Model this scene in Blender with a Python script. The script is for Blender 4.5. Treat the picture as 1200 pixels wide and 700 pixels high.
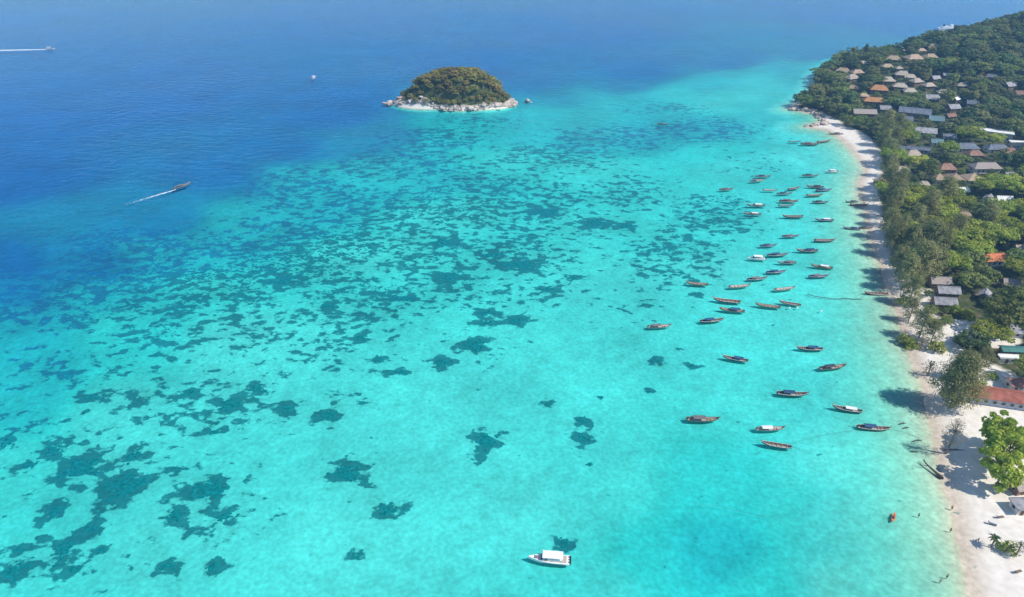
import bpy, bmesh, math, random
import numpy as np
from mathutils import Vector, Matrix
for o in list(bpy.data.objects): bpy.data.objects.remove(o)
S = bpy.context.scene
C = S.collection
rnd = random.Random(7)
NR = np.random.default_rng(11)

# ------------------------------------------------------------------ camera, sky, sun, exposure
CAM_H, PITCH, F = 148.0, math.radians(31.0), 811.0          # metres, radians, focal length in px of a 1200 px wide picture
cam = bpy.data.cameras.new('camera'); cam.sensor_width = 36.0; cam.lens = 36.0*F/1200.0
cam.clip_start = 1.0; cam.clip_end = 30000.0
camo = bpy.data.objects.new('camera', cam); C.objects.link(camo)
camo.location = (0, 0, CAM_H); camo.rotation_euler = (math.pi/2-PITCH, 0, 0)
S.camera = camo
SUN_EL = math.radians(50.0); SUN_AZ = math.atan2(0.93, -0.36)     # azimuth from +Y, clockwise
w = bpy.data.worlds.new('World'); S.world = w; w.use_nodes = True
nt = w.node_tree; bgn = nt.nodes['Background']
sky = nt.nodes.new('ShaderNodeTexSky'); sky.sky_type = 'NISHITA'; sky.sun_disc = False
sky.sun_elevation = SUN_EL; sky.sun_rotation = SUN_AZ; sky.altitude = 0; sky.air_density = 1.0; sky.dust_density = 0.1; sky.ozone_density = 3.0
nt.links.new(sky.outputs[0], bgn.inputs[0]); bgn.inputs[1].default_value = 0.14
sl = bpy.data.lights.new('sun', 'SUN'); sl.energy = 4.2; sl.angle = math.radians(0.53); sl.color = (1.0, 0.955, 0.88)
so = bpy.data.objects.new('sun', sl); C.objects.link(so)
sdir = Vector((math.sin(SUN_AZ)*math.cos(SUN_EL), math.cos(SUN_AZ)*math.cos(SUN_EL), math.sin(SUN_EL)))
so.location = sdir*400; so.rotation_euler = sdir.to_track_quat('Z', 'Y').to_euler()
S.render.engine = 'CYCLES'
S.view_settings.view_transform = 'Standard'; S.view_settings.look = 'None'
S.view_settings.exposure = 0.24; S.view_settings.gamma = 1.0; S.view_settings.use_curve_mapping = False
S.cycles.max_bounces = 6; S.cycles.transparent_max_bounces = 12; S.cycles.volume_bounces = 0

# ------------------------------------------------------------------ pixel <-> place
SN, CS = math.sin(PITCH), math.cos(PITCH)
def ray(px, py):
    u, v = px-600.0, py-350.0
    return u, F*CS-v*SN, -(F*SN+v*CS)
def gp(px, py, z=0.0):
    d = ray(px, py); t = (z-CAM_H)/d[2]
    return d[0]*t, d[1]*t
def to_px(x, y, z=0.0):
    dz = z-CAM_H
    dep = y*CS-dz*SN
    return 600+F*x/dep, 350-F*(y*SN+dz*CS)/dep
def pxm(x, y, z=0.0): return F/(y*CS-(z-CAM_H)*SN)
def gt(px, py, off=0.0):
    """where the line of sight meets the terrain raised by off"""
    d = ray(px, py); n = math.sqrt(sum(k*k for k in d)); s = 120.0
    while s < 2500:
        x, y, z = d[0]/n*s, d[1]/n*s, CAM_H+d[2]/n*s
        if z <= max(0, H1(x, y))+off: break
        s += 0.5
    return x, y

# ------------------------------------------------------------------ terrain height
shore_px = [(1138,700),(1131,671),(1121,631),(1114,594),(1104,560),(1091,496),(1084,472),(1079,448),(1073,434),(1064,410),(1059,399),
            (1056,384),(1052,367),(1043,345),(1037,329),(1031,310),(1025,294),(1018,275),(1013,250),(1008,229),(1007,213),(1012,202),
            (1009,190),(997,175),(985,163),(968,153),(945,149),(962,142),(958,135),(923,128),(934,121)]
shore = [(70.0,-600.0),(82.0,-100.0),(94.0,50.0)]+[gp(*p) for p in shore_px]
shore += [(243,572),(278,640),(318,692),(390,748),(520,790),(700,815),(900,830),(5200,900),(5200,-600)]
SH = np.array(shore)
def shore_dist(X, Y):
    """signed distance to the waterline, positive on land"""
    X = np.asarray(X, float); Y = np.asarray(Y, float)
    best = np.full(X.shape, 1e9); inside = np.zeros(X.shape, bool)
    n = len(SH)
    for i in range(n):
        ax, ay = SH[i]; bx, by = SH[(i+1) % n]
        dx, dy = bx-ax, by-ay
        t = np.clip(((X-ax)*dx+(Y-ay)*dy)/(dx*dx+dy*dy), 0, 1)
        best = np.minimum(best, np.hypot(X-ax-t*dx, Y-ay-t*dy))
        if dy != 0:
            c = ((ay > Y) != (by > Y)) & (X < (bx-ax)*(Y-ay)/dy+ax)
            inside ^= c
    return np.where(inside, best, -best)
def smooth(a, b, x):
    t = np.clip((x-a)/(b-a), 0, 1); return t*t*(3-2*t)
def vnoise(X, Y, sc, seed=0):
    x, y = np.asarray(X)/sc, np.asarray(Y)/sc
    xi, yi = np.floor(x), np.floor(y); fx, fy = x-xi, y-yi
    fx = fx*fx*(3-2*fx); fy = fy*fy*(3-2*fy)
    def h(a, b):
        s = np.sin(a*127.1+b*311.7+seed*74.7)*43758.5453
        return s-np.floor(s)
    return (h(xi,yi)*(1-fx)+h(xi+1,yi)*fx)*(1-fy)+(h(xi,yi+1)*(1-fx)+h(xi+1,yi+1)*fx)*fy
# water depth read off the colour of the water, at points of the picture
DP = [(1000,690,2.3),(900,690,4.2),(840,640,5.5),(760,650,4.4),(700,690,3.6),(600,600,3.2),(500,500,3.3),(650,450,3.4),(900,450,3.4),(1000,400,2.7),
      (1010,560,2.4),(960,600,4.0),(850,560,4.2),(700,560,3.5),
      (0,690,3.6),(200,650,3.3),(400,650,3.1),(0,560,3.8),(150,500,3.4),(300,420,3.3),(0,450,5.2),(0,400,6.8),(0,360,7.5),(0,335,12),(0,300,17),(0,200,24),(100,340,6.6),(100,300,10),
      (150,380,4.3),(180,290,6.8),(180,250,10.5),(250,330,4.1),(270,250,6.2),(260,200,15),(350,215,6.2),(340,170,15),(420,165,9),(400,120,20),(440,200,4.8),(470,150,9),
      (530,150,4.6),(600,180,4.0),(500,250,3.8),(420,300,3.7),(600,150,5.2),(650,130,5.4),(700,200,3.9),(700,125,5.0),(760,150,6.8),(700,150,6.0),(840,145,6.6),(850,170,4.2),(850,118,3.9),
      (800,105,4.3),(900,110,4.0),(900,140,4.6),(900,90,4.2),(850,88,6.0),(960,82,5.2),(960,68,12),(850,72,14),(760,92,9.5),(760,78,17),(640,112,8),(630,95,14),(560,70,22),
      (900,200,3.8),(950,240,3.2),(850,240,4.0),(780,280,3.9),(900,320,3.2),(980,180,3.0),(940,150,3.6),(750,350,3.5),
      (400,0,30),(0,0,30),(1000,0,30),(1200,20,30),(700,30,28),(200,100,28),(0,120,28),(-300,200,28),(-300,400,16),(-300,560,9),(-300,690,6),(0,900,6),(600,900,4.5),(1000,900,3.5)]
DPa = np.array(DP, float)
ZS = 0.34        # the bed stands where refraction makes it appear, at under half its true depth
def real_depth(d): return np.where(np.asarray(d) < 5, d, 5+(np.asarray(d)-5)*0.3)
def shelf_depth(X, Y):
    dep = np.maximum(np.asarray(Y)*CS+CAM_H*SN, 60.0)
    PX = 600+F*np.asarray(X)/dep; PY = 350-F*(np.asarray(Y)*SN-CAM_H*CS)/dep
    PX = np.clip(PX, -500, 1500); PY = np.clip(PY, -40, 1000)
    PX = PX+40*(vnoise(X, Y, 60, 3)-.5); PY = PY+16*(vnoise(X, Y, 50, 4)-.5)
    num = 0; den = 0
    for x, y, d in DPa:
        r2 = ((PX-x)*0.75)**2+((PY-y)*(1.0+1.3*(y < 350)))**2+500.0
        k = r2**-2.0
        num = num+k*math.log(d); den = den+k
    return real_depth(np.exp(num/den))
ISL = (-42.0, 545.0)
def island_h(X, Y):
    a = np.arctan2(Y-ISL[1], X-ISL[0])
    r = np.hypot((X-ISL[0])/44.0, (Y-ISL[1])/22.0)*(1+0.06*np.sin(3*a+1)+0.05*np.sin(5*a))
    h = 17.5*smooth(1.0, 0.52, r)*(0.82+0.36*vnoise(X, Y, 16, 8))+2.2*smooth(1.12, 0.95, r)
    spit = 2.0*np.exp(-(((X+90)/14.0)**2+((Y-543-0.25*(X+90))/6.0)**2)**1.5)
    return h+spit, r
def height(X, Y):
    X = np.asarray(X, float); Y = np.asarray(Y, float)
    d = shore_dist(X, Y)
    d = d+np.where(d < 60, 1.4*(vnoise(X, Y, 11, 1)-.5)+0.7*(vnoise(X, Y, 4, 2)-.5), 0)
    bw = np.interp(Y, [150, 200, 300, 420, 500], [16, 14, 9, 12, 12])
    land = 2.3*smooth(-1.5, 1.0, d/bw)-2.3*float(smooth(-1.5, 1.0, np.array(0.0)))+0.012*np.maximum(d-10, 0)
    land = np.maximum(land, 0.035*d)*np.where(d > 0, 1, 0)
    land = np.minimum(land, 6+0*land)
    hill = 64*np.exp(-((X-640)/235.0)**2-((Y-642)/108.0)**2)*smooth(4, 70, d)+10*np.exp(-((X-300)/90.0)**2-((Y-588)/52.0)**2)*smooth(2, 30, d)
    land = land+hill+(vnoise(X, Y, 26, 5)-.5)*1.2*smooth(20, 50, d)
    sh = shelf_depth(X, Y)
    sl = np.interp(Y, [100, 250, 450, 540, 600], [0.098, 0.10, 0.12, 0.25, 0.3])
    sea = -ZS*np.minimum(sh, sl*np.maximum(-d, 0)+0.03)
    sea = sea-0.10*ZS*(vnoise(X, Y, 7, 6)-.5)*smooth(0, 12, -d)
    h = np.where(d > 0, land, sea)
    ih, r = island_h(X, Y)
    return np.maximum(h, ih-.3-5.5*smooth(.98, 1.22, r))

# ------------------------------------------------------------------ materials
def srgb(r, g, b):
    f = lambda c: (c/255/12.92) if c/255 <= .04045 else ((c/255+.055)/1.055)**2.4
    return (f(r), f(g), f(b), 1)
def mat(name, col, rough=0.7, var=0.25, scale=3.0, col2=None, spec=0.3, metal=0, rand=0.0, bump=0.0, bscale=None, stretch=None):
    m = bpy.data.materials.new(name); m.use_nodes = True; t = m.node_tree; N = t.nodes; L = t.links
    b = N['Principled BSDF']; b.inputs['Roughness'].default_value = rough; b.inputs['Metallic'].default_value = metal
    b.inputs['Specular IOR Level'].default_value = spec
    tc = N.new('ShaderNodeTexCoord'); mp = N.new('ShaderNodeMapping'); L.new(tc.outputs['Object'], mp.inputs[0])
    if stretch: mp.inputs['Scale'].default_value = stretch
    nz = N.new('ShaderNodeTexNoise'); nz.inputs['Scale'].default_value = scale; nz.inputs['Detail'].default_value = 5
    L.new(mp.outputs[0], nz.inputs['Vector'])
    mx = N.new('ShaderNodeMix'); mx.data_type = 'RGBA'
    c2 = col2 if col2 else tuple(c*(1-var) for c in col[:3])+(1,)
    c1 = col if col2 else tuple(min(1, c*(1+var*.6)) for c in col[:3])+(1,)
    mx.inputs['A'].default_value = c1; mx.inputs['B'].default_value = c2
    cr = N.new('ShaderNodeMapRange'); cr.inputs['From Min'].default_value = .35; cr.inputs['From Max'].default_value = .65
    L.new(nz.outputs['Fac'], cr.inputs['Value']); L.new(cr.outputs[0], mx.inputs['Factor'])
    out = mx.outputs['Result']
    if rand:
        oi = N.new('ShaderNodeObjectInfo'); hs = N.new('ShaderNodeHueSaturation')
        mr = N.new('ShaderNodeMapRange'); mr.inputs['To Min'].default_value = 1-rand; mr.inputs['To Max'].default_value = 1+rand
        L.new(oi.outputs['Random'], mr.inputs['Value']); L.new(mr.outputs[0], hs.inputs['Value'])
        m2 = N.new('ShaderNodeMath'); m2.operation = 'MULTIPLY'; m2.inputs[1].default_value = 7.31; L.new(oi.outputs['Random'], m2.inputs[0])
        m3 = N.new('ShaderNodeMath'); m3.operation = 'FRACT'; L.new(m2.outputs[0], m3.inputs[0])
        m4 = N.new('ShaderNodeMapRange'); m4.inputs['To Min'].default_value = .5-rand*.09; m4.inputs['To Max'].default_value = .5+rand*.06
        L.new(m3.outputs[0], m4.inputs['Value']); L.new(m4.outputs[0], hs.inputs['Hue'])
        L.new(out, hs.inputs['Color']); out = hs.outputs[0]
    L.new(out, b.inputs['Base Color'])
    if bump:
        n2 = N.new('ShaderNodeTexNoise'); n2.inputs['Scale'].default_value = bscale or scale*3; L.new(mp.outputs[0], n2.inputs['Vector'])
        bp = N.new('ShaderNodeBump'); bp.inputs['Strength'].default_value = bump; bp.inputs['Distance'].default_value = .1
        L.new(n2.outputs['Fac'], bp.inputs['Height']); L.new(bp.outputs[0], b.inputs['Normal'])
    return m
def ramp(N, pts):
    r = N.new('ShaderNodeValToRGB'); e = r.color_ramp.elements
    while len(e) > 1: e.remove(e[-1])
    e[0].position = pts[0][0]; e[0].color = pts[0][1]
    for p, c in pts[1:]:
        k = e.new(p); k.color = c
    return r
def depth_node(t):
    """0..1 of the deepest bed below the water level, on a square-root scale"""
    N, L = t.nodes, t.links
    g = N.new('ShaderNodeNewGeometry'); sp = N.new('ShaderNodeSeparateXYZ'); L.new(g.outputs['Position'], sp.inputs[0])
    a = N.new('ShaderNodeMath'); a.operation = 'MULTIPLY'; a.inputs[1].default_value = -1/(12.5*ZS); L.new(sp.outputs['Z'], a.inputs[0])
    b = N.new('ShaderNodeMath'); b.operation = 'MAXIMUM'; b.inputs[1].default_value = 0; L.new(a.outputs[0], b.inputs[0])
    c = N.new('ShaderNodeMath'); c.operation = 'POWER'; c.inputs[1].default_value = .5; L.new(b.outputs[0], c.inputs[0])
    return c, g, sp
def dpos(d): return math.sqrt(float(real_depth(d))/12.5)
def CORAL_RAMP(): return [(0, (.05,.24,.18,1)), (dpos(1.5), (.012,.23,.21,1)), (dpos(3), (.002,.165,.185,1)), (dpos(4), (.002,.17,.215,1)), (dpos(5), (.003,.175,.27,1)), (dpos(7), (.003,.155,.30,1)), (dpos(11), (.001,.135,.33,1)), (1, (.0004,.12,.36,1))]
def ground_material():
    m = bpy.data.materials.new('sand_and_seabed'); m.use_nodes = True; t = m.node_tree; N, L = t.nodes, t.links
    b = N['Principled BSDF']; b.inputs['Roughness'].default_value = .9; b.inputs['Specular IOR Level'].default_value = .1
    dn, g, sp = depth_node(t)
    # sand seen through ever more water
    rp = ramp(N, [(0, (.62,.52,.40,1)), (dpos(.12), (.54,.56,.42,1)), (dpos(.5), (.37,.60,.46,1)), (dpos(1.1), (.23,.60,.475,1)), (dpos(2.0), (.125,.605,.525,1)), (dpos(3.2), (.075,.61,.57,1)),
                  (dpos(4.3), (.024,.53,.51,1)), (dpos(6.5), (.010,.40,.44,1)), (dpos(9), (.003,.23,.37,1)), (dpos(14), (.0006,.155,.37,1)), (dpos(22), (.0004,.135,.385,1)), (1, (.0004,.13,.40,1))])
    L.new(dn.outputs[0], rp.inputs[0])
    nz = N.new('ShaderNodeTexNoise'); nz.inputs['Scale'].default_value = .22; nz.inputs['Detail'].default_value = 4; nz.inputs['Roughness'].default_value = .65
    L.new(g.outputs['Position'], nz.inputs['Vector'])
    nz2 = N.new('ShaderNodeTexNoise'); nz2.inputs['Scale'].default_value = .03; nz2.inputs['Detail'].default_value = 4; L.new(g.outputs['Position'], nz2.inputs['Vector'])
    ad = N.new('ShaderNodeMath'); ad.operation = 'ADD'; L.new(nz.outputs['Fac'], ad.inputs[0]); L.new(nz2.outputs['Fac'], ad.inputs[1])
    mr = N.new('ShaderNodeMapRange'); mr.inputs['From Min'].default_value = .7; mr.inputs['From Max'].default_value = 1.3; mr.inputs['To Min'].default_value = .70; mr.inputs['To Max'].default_value = 1.06
    L.new(ad.outputs[0], mr.inputs['Value'])
    mu = N.new('ShaderNodeMix'); mu.data_type = 'RGBA'; mu.blend_type = 'MULTIPLY'; mu.inputs['Factor'].default_value = 1
    # soft edged coral and weed growth
    ra = N.new('ShaderNodeAttribute'); ra.attribute_name = 'reef'
    rn = N.new('ShaderNodeTexNoise'); rn.inputs['Scale'].default_value = .29; rn.inputs['Detail'].default_value = 5; rn.inputs['Roughness'].default_value = .57
    rmp = N.new('ShaderNodeMapping'); rmp.inputs['Scale'].default_value = (.72, 1, 1); L.new(g.outputs['Position'], rmp.inputs[0]); L.new(rmp.outputs[0], rn.inputs['Vector'])
    rv = N.new('ShaderNodeMath'); rv.operation = 'MULTIPLY_ADD'; rv.inputs[1].default_value = .40; L.new(ra.outputs['Fac'], rv.inputs[0]); L.new(rn.outputs['Fac'], rv.inputs[2])
    rm = N.new('ShaderNodeMapRange'); rm.interpolation_type = 'SMOOTHSTEP'; rm.inputs['From Min'].default_value = .67; rm.inputs['From Max'].default_value = .75; rm.inputs['To Max'].default_value = .90; L.new(rv.outputs[0], rm.inputs['Value'])
    rc = ramp(N, CORAL_RAMP()); L.new(dn.outputs[0], rc.inputs[0])
    rx = N.new('ShaderNodeMix'); rx.data_type = 'RGBA'; L.new(rm.outputs[0], rx.inputs['Factor']); L.new(rp.outputs[0], rx.inputs['A']); L.new(rc.outputs[0], rx.inputs['B'])
    fn = N.new('ShaderNodeTexNoise'); fn.inputs['Scale'].default_value = .75; fn.inputs['Detail'].default_value = 2; L.new(g.outputs['Position'], fn.inputs['Vector'])  # fine mottling puts caustic ripple light into the seabed colour
    fm = N.new('ShaderNodeMapRange'); fm.inputs['From Min'].default_value = .3; fm.inputs['From Max'].default_value = .7; fm.inputs['To Min'].default_value = .86; fm.inputs['To Max'].default_value = 1.13; L.new(fn.outputs['Fac'], fm.inputs['Value'])
    fx = N.new('ShaderNodeMath'); fx.operation = 'MULTIPLY'; L.new(mr.outputs[0], fx.inputs[0]); L.new(fm.outputs[0], fx.inputs[1])
    L.new(rx.outputs['Result'], mu.inputs['A']); L.new(fx.outputs[0], mu.inputs['B'])
    # dry sand above the wash line
    dry = N.new('ShaderNodeMapRange'); dry.inputs['From Min'].default_value = .12; dry.inputs['From Max'].default_value = .5
    L.new(sp.outputs['Z'], dry.inputs['Value'])
    n3 = N.new('ShaderNodeTexNoise'); n3.inputs['Scale'].default_value = .5; n3.inputs['Detail'].default_value = 4; L.new(g.outputs['Position'], n3.inputs['Vector'])
    sr = ramp(N, [(.3, (.68,.61,.53,1)), (.5, (.75,.685,.59,1)), (.7, (.83,.765,.67,1))]); L.new(n3.outputs['Fac'], sr.inputs[0])
    m1 = N.new('ShaderNodeMix'); m1.data_type = 'RGBA'; L.new(dry.outputs[0], m1.inputs['Factor']); L.new(mu.outputs['Result'], m1.inputs['A']); L.new(sr.outputs[0], m1.inputs['B'])
    # vegetated soil
    at = N.new('ShaderNodeAttribute'); at.attribute_name = 'soil'
    n4 = N.new('ShaderNodeTexNoise'); n4.inputs['Scale'].default_value = .35; n4.inputs['Detail'].default_value = 4; L.new(g.outputs['Position'], n4.inputs['Vector'])
    vr = ramp(N, [(.3, (.035,.055,.018,1)), (.5, (.07,.085,.03,1)), (.66, (.13,.11,.06,1)), (.74, (.34,.29,.22,1))]); L.new(n4.outputs['Fac'], vr.inputs[0])
    sf = N.new('ShaderNodeMath'); sf.operation = 'MULTIPLY_ADD'; sf.inputs[1].default_value = 2.2; L.new(at.outputs['Fac'], sf.inputs[0])
    s2 = N.new('ShaderNodeMath'); s2.operation = 'MULTIPLY_ADD'; s2.inputs[1].default_value = 1.4; s2.inputs[2].default_value = -1.3; L.new(n3.outputs['Fac'], s2.inputs[0]); L.new(s2.outputs[0], sf.inputs[2]); sf.use_clamp = True
    m2 = N.new('ShaderNodeMix'); m2.data_type = 'RGBA'; L.new(sf.outputs[0], m2.inputs['Factor']); L.new(m1.outputs['Result'], m2.inputs['A']); L.new(vr.outputs[0], m2.inputs['B'])
    L.new(m2.outputs['Result'], b.inputs['Base Color'])
    bp = N.new('ShaderNodeBump'); bp.inputs['Strength'].default_value = .4; bp.inputs['Distance'].default_value = .25; L.new(n3.outputs['Fac'], bp.inputs['Height']); L.new(bp.outputs[0], b.inputs['Normal'])
    return m
def coral_material():
    m = bpy.data.materials.new('coral_under_water'); m.use_nodes = True; t = m.node_tree; N, L = t.nodes, t.links
    b = N['Principled BSDF']; b.inputs['Roughness'].default_value = .95; b.inputs['Specular IOR Level'].default_value = 0
    dn, g, sp = depth_node(t)
    rp = ramp(N, CORAL_RAMP())
    L.new(dn.outputs[0], rp.inputs[0])
    nz = N.new('ShaderNodeTexNoise'); nz.inputs['Scale'].default_value = .9; nz.inputs['Detail'].default_value = 6; L.new(g.outputs['Position'], nz.inputs['Vector'])
    mr = N.new('ShaderNodeMapRange'); mr.inputs['From Min'].default_value = .3; mr.inputs['From Max'].default_value = .7; mr.inputs['To Min'].default_value = .75; mr.inputs['To Max'].default_value = 1.5
    L.new(nz.outputs['Fac'], mr.inputs['Value'])
    mu = N.new('ShaderNodeMix'); mu.data_type = 'RGBA'; mu.blend_type = 'MULTIPLY'; mu.inputs['Factor'].default_value = 1
    L.new(rp.outputs[0], mu.inputs['A']); L.new(mr.outputs[0], mu.inputs['B']); L.new(mu.outputs['Result'], b.inputs['Base Color'])
    return m
def sea_material():
    m = bpy.data.materials.new('clear_sea_water'); m.use_nodes = True; t = m.node_tree; N, L = t.nodes, t.links
    N.remove(N['Principled BSDF']); out = N['Material Output']
    g = N.new('ShaderNodeNewGeometry')
    mp = N.new('ShaderNodeMapping'); mp.inputs['Rotation'].default_value = (0, 0, .35); mp.inputs['Scale'].default_value = (.6, 1.0, 1); L.new(g.outputs['Position'], mp.inputs[0])
    a = N.new('ShaderNodeTexNoise'); a.inputs['Scale'].default_value = .22; a.inputs['Detail'].default_value = 4; a.inputs['Roughness'].default_value = .6; L.new(mp.outputs[0], a.inputs['Vector'])
    c = N.new('ShaderNodeTexNoise'); c.inputs['Scale'].default_value = .006; c.inputs['Detail'].default_value = 3; L.new(g.outputs['Position'], c.inputs['Vector'])
    st = N.new('ShaderNodeMapRange'); st.inputs['From Min'].default_value = .35; st.inputs['From Max'].default_value = .65; st.inputs['To Min'].default_value = .35; st.inputs['To Max'].default_value = 1.0; L.new(c.outputs['Fac'], st.inputs['Value'])
    bp = N.new('ShaderNodeBump'); bp.inputs['Distance'].default_value = .8; L.new(a.outputs['Fac'], bp.inputs['Height']); L.new(st.outputs[0], bp.inputs['Strength'])
    fr = N.new('ShaderNodeFresnel'); fr.inputs['IOR'].default_value = 1.33; L.new(bp.outputs[0], fr.inputs['Normal'])
    tr = N.new('ShaderNodeBsdfTransparent'); gl = N.new('ShaderNodeBsdfGlossy'); gl.inputs['Roughness'].default_value = .12; gl.inputs['Color'].default_value = (.70,.92,1.0,1); L.new(bp.outputs[0], gl.inputs['Normal'])
    pw = N.new('ShaderNodeMath'); pw.operation = 'POWER'; pw.inputs[1].default_value = 1.6; L.new(fr.outputs[0], pw.inputs[0])
    ml = N.new('ShaderNodeMath'); ml.operation = 'MULTIPLY'; ml.inputs[1].default_value = 1.55; ml.use_clamp = True; L.new(pw.outputs[0], ml.inputs[0])
    mx = N.new('ShaderNodeMixShader'); L.new(ml.outputs[0], mx.inputs[0]); L.new(tr.outputs[0], mx.inputs[1]); L.new(gl.outputs[0], mx.inputs[2])
    L.new(mx.outputs[0], out.inputs['Surface'])
    return m
def foam_material():
    m = bpy.data.materials.new('foam'); m.use_nodes = True; t = m.node_tree; N, L = t.nodes, t.links
    b = N['Principled BSDF']; b.inputs['Base Color'].default_value = (.82,.86,.88,1); b.inputs['Roughness'].default_value = .8
    g = N.new('ShaderNodeNewGeometry'); nz = N.new('ShaderNodeTexNoise'); nz.inputs['Scale'].default_value = .8; nz.inputs['Detail'].default_value = 6; L.new(g.outputs['Position'], nz.inputs['Vector'])
    at = N.new('ShaderNodeAttribute'); at.attribute_name = 'cover'
    ad = N.new('ShaderNodeMath'); ad.operation = 'ADD'; L.new(nz.outputs['Fac'], ad.inputs[0]); L.new(at.outputs['Fac'], ad.inputs[1])
    mr = N.new('ShaderNodeMapRange'); mr.inputs['From Min'].default_value = .75; mr.inputs['From Max'].default_value = 1.15; L.new(ad.outputs[0], mr.inputs['Value']); L.new(mr.outputs[0], b.inputs['Alpha'])
    return m
M = {}
M['ground'] = ground_material(); M['coral'] = coral_material(); M['sea'] = sea_material(); M['foam'] = foam_material()
M['rock'] = mat('granite', (.58,.49,.41,1), .85, .4, .35, col2=(.30,.25,.21,1), rand=.18, bump=.6, bscale=2)
M['bark'] = mat('bark', (.16,.12,.09,1), .9, .4, 2)
M['palebark'] = mat('pale_bark', (.26,.21,.17,1), .9, .4, 2)
M['drift'] = mat('driftwood', (.10,.08,.07,1), .9, .3, 2)
M['casuarina'] = mat('casuarina_needles', (.150,.170,.062,1), .8, .3, .5, col2=(.25,.24,.10,1), rand=.22, spec=.1)
M['broad'] = mat('broad_leaves', (.105,.160,.042,1), .75, .3, .4, col2=(.20,.225,.065,1), rand=.32, spec=.15)
M['ever'] = mat('evergreen_leaves', (.070,.118,.044,1), .75, .3, .4, col2=(.135,.175,.065,1), rand=.4, spec=.15)
M['olive'] = mat('olive_leaves', (.120,.150,.048,1), .75, .3, .4, col2=(.21,.205,.078,1), rand=.25, spec=.15)
M['bright'] = mat('bright_leaves', (.20,.27,.035,1), .7, .3, .4, col2=(.32,.36,.05,1), rand=.12, spec=.15)
M['lime'] = mat('lime_leaves', (.17,.235,.035,1), .7, .3, .4, col2=(.31,.34,.055,1), rand=.2, spec=.15)
M['island'] = mat('scrub_leaves', (.105,.135,.038,1), .8, .3, .5, col2=(.27,.205,.065,1), rand=.35, spec=.1)
M['dryleaf'] = mat('dry_twigs', (.20,.16,.10,1), .85, .3, .8, col2=(.13,.13,.07,1), rand=.1, spec=.1)
M['palm'] = mat('palm_leaves', (.055,.085,.03,1), .7, .3, 1, spec=.2)
for k in ('casuarina', 'broad', 'ever', 'olive', 'bright', 'lime', 'island', 'palm'):      # thin leaves let some light through
    t_ = M[k].node_tree; b_ = t_.nodes['Principled BSDF']; src_ = b_.inputs['Base Color'].links[0].from_socket
    tl = t_.nodes.new('ShaderNodeBsdfTranslucent'); t_.links.new(src_, tl.inputs['Color']); ms = t_.nodes.new('ShaderNodeMixShader'); ms.inputs[0].default_value = .34
    t_.links.new(b_.outputs[0], ms.inputs[1]); t_.links.new(tl.outputs[0], ms.inputs[2]); t_.links.new(ms.outputs[0], t_.nodes['Material Output'].inputs['Surface'])
    for n_ in t_.nodes:
        if n_.bl_idname == 'ShaderNodeMix':
            for c_ in ('A', 'B'): n_.inputs[c_].default_value = tuple(min(1, v*(1.7 if k == 'island' else 1.4)) for v in n_.inputs[c_].default_value[:3])+(1,)
            n_.inputs['Factor'].default_value = .5
# ------------------------------------------------------------------ object helpers
def tag(o, label=None, cat=None, group=None, kind=None):
    if label: o['label'] = label
    if cat: o['category'] = cat
    if group: o['group'] = group
    if kind: o['kind'] = kind
    return o
def mesh(name, V, Fc, m, sm=False):
    me = bpy.data.meshes.new(name); me.from_pydata([tuple(v) for v in V], [], [tuple(f) for f in Fc])
    if m: me.materials.append(m)
    if sm: me.polygons.foreach_set('use_smooth', [True]*len(me.polygons))
    me.update(); return me
def obj(name, me, parent=None, loc=(0,0,0), rot=(0,0,0), scale=(1,1,1)):
    o = bpy.data.objects.new(name, me); C.objects.link(o); o.parent = parent
    o.location = loc; o.rotation_euler = rot; o.scale = scale
    return o
def empty(name, loc=(0,0,0), rz=0, s=1):
    o = obj(name, None, None, loc, (0,0,rz), (s,s,s) if not isinstance(s, tuple) else s); o.empty_display_size = .5
    return o
class MB:
    """collects simple shapes into one mesh"""
    def __init__(s): s.V = []; s.F = []
    def add(s, V, Fc):
        n = len(s.V); s.V += [tuple(v) for v in V]; s.F += [tuple(i+n for i in f) for f in Fc]; return s
    def box(s, c, d, rz=0, taper=1.0):
        x, y, z = (k/2 for k in d); cr, sr = math.cos(rz), math.sin(rz); V = []
        for sz in (-1, 1):
            k = taper if sz > 0 else 1
            for sx, sy in ((-1,-1),(1,-1),(1,1),(-1,1)):
                a, b = sx*x*k, sy*y*k; V.append((c[0]+a*cr-b*sr, c[1]+a*sr+b*cr, c[2]+sz*z))
        return s.add(V, [(3,2,1,0),(4,5,6,7),(0,1,5,4),(1,2,6,5),(2,3,7,6),(3,0,4,7)])
    def tube(s, pts, rads, n=6):
        V = []; Fc = []; P = [Vector(p) for p in pts]
        if not isinstance(rads, (list, tuple)): rads = [rads]*len(P)
        for i, p in enumerate(P):
            d = (P[min(i+1, len(P)-1)]-P[max(i-1, 0)]).normalized()
            u = d.cross(Vector((0,0,1)) if abs(d.z) < .95 else Vector((1,0,0))).normalized(); v = d.cross(u)
            for k in range(n):
                a = 2*math.pi*k/n; V.append(p+(u*math.cos(a)+v*math.sin(a))*rads[i])
        for i in range(len(P)-1):
            for k in range(n): Fc.append((i*n+k, i*n+(k+1) % n, (i+1)*n+(k+1) % n, (i+1)*n+k))
        Fc.append(tuple(range(n))[::-1]); Fc.append(tuple((len(P)-1)*n+k for k in range(n)))
        return s.add(V, Fc)
    def me(s, name, m, sm=False): return mesh(name, s.V, s.F, m, sm)
def copy_tree(root, loc=None, rz=None, scale=None):
    c = root.copy(); C.objects.link(c)
    for ch in root.children:
        d = ch.copy(); C.objects.link(d); d.parent = c
        for g in ch.children:
            e = g.copy(); C.objects.link(e); e.parent = d
    if loc is not None: c.location = loc
    if rz is not None: c.rotation_euler = (0, 0, rz)
    if scale is not None: c.scale = scale
    return c

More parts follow.
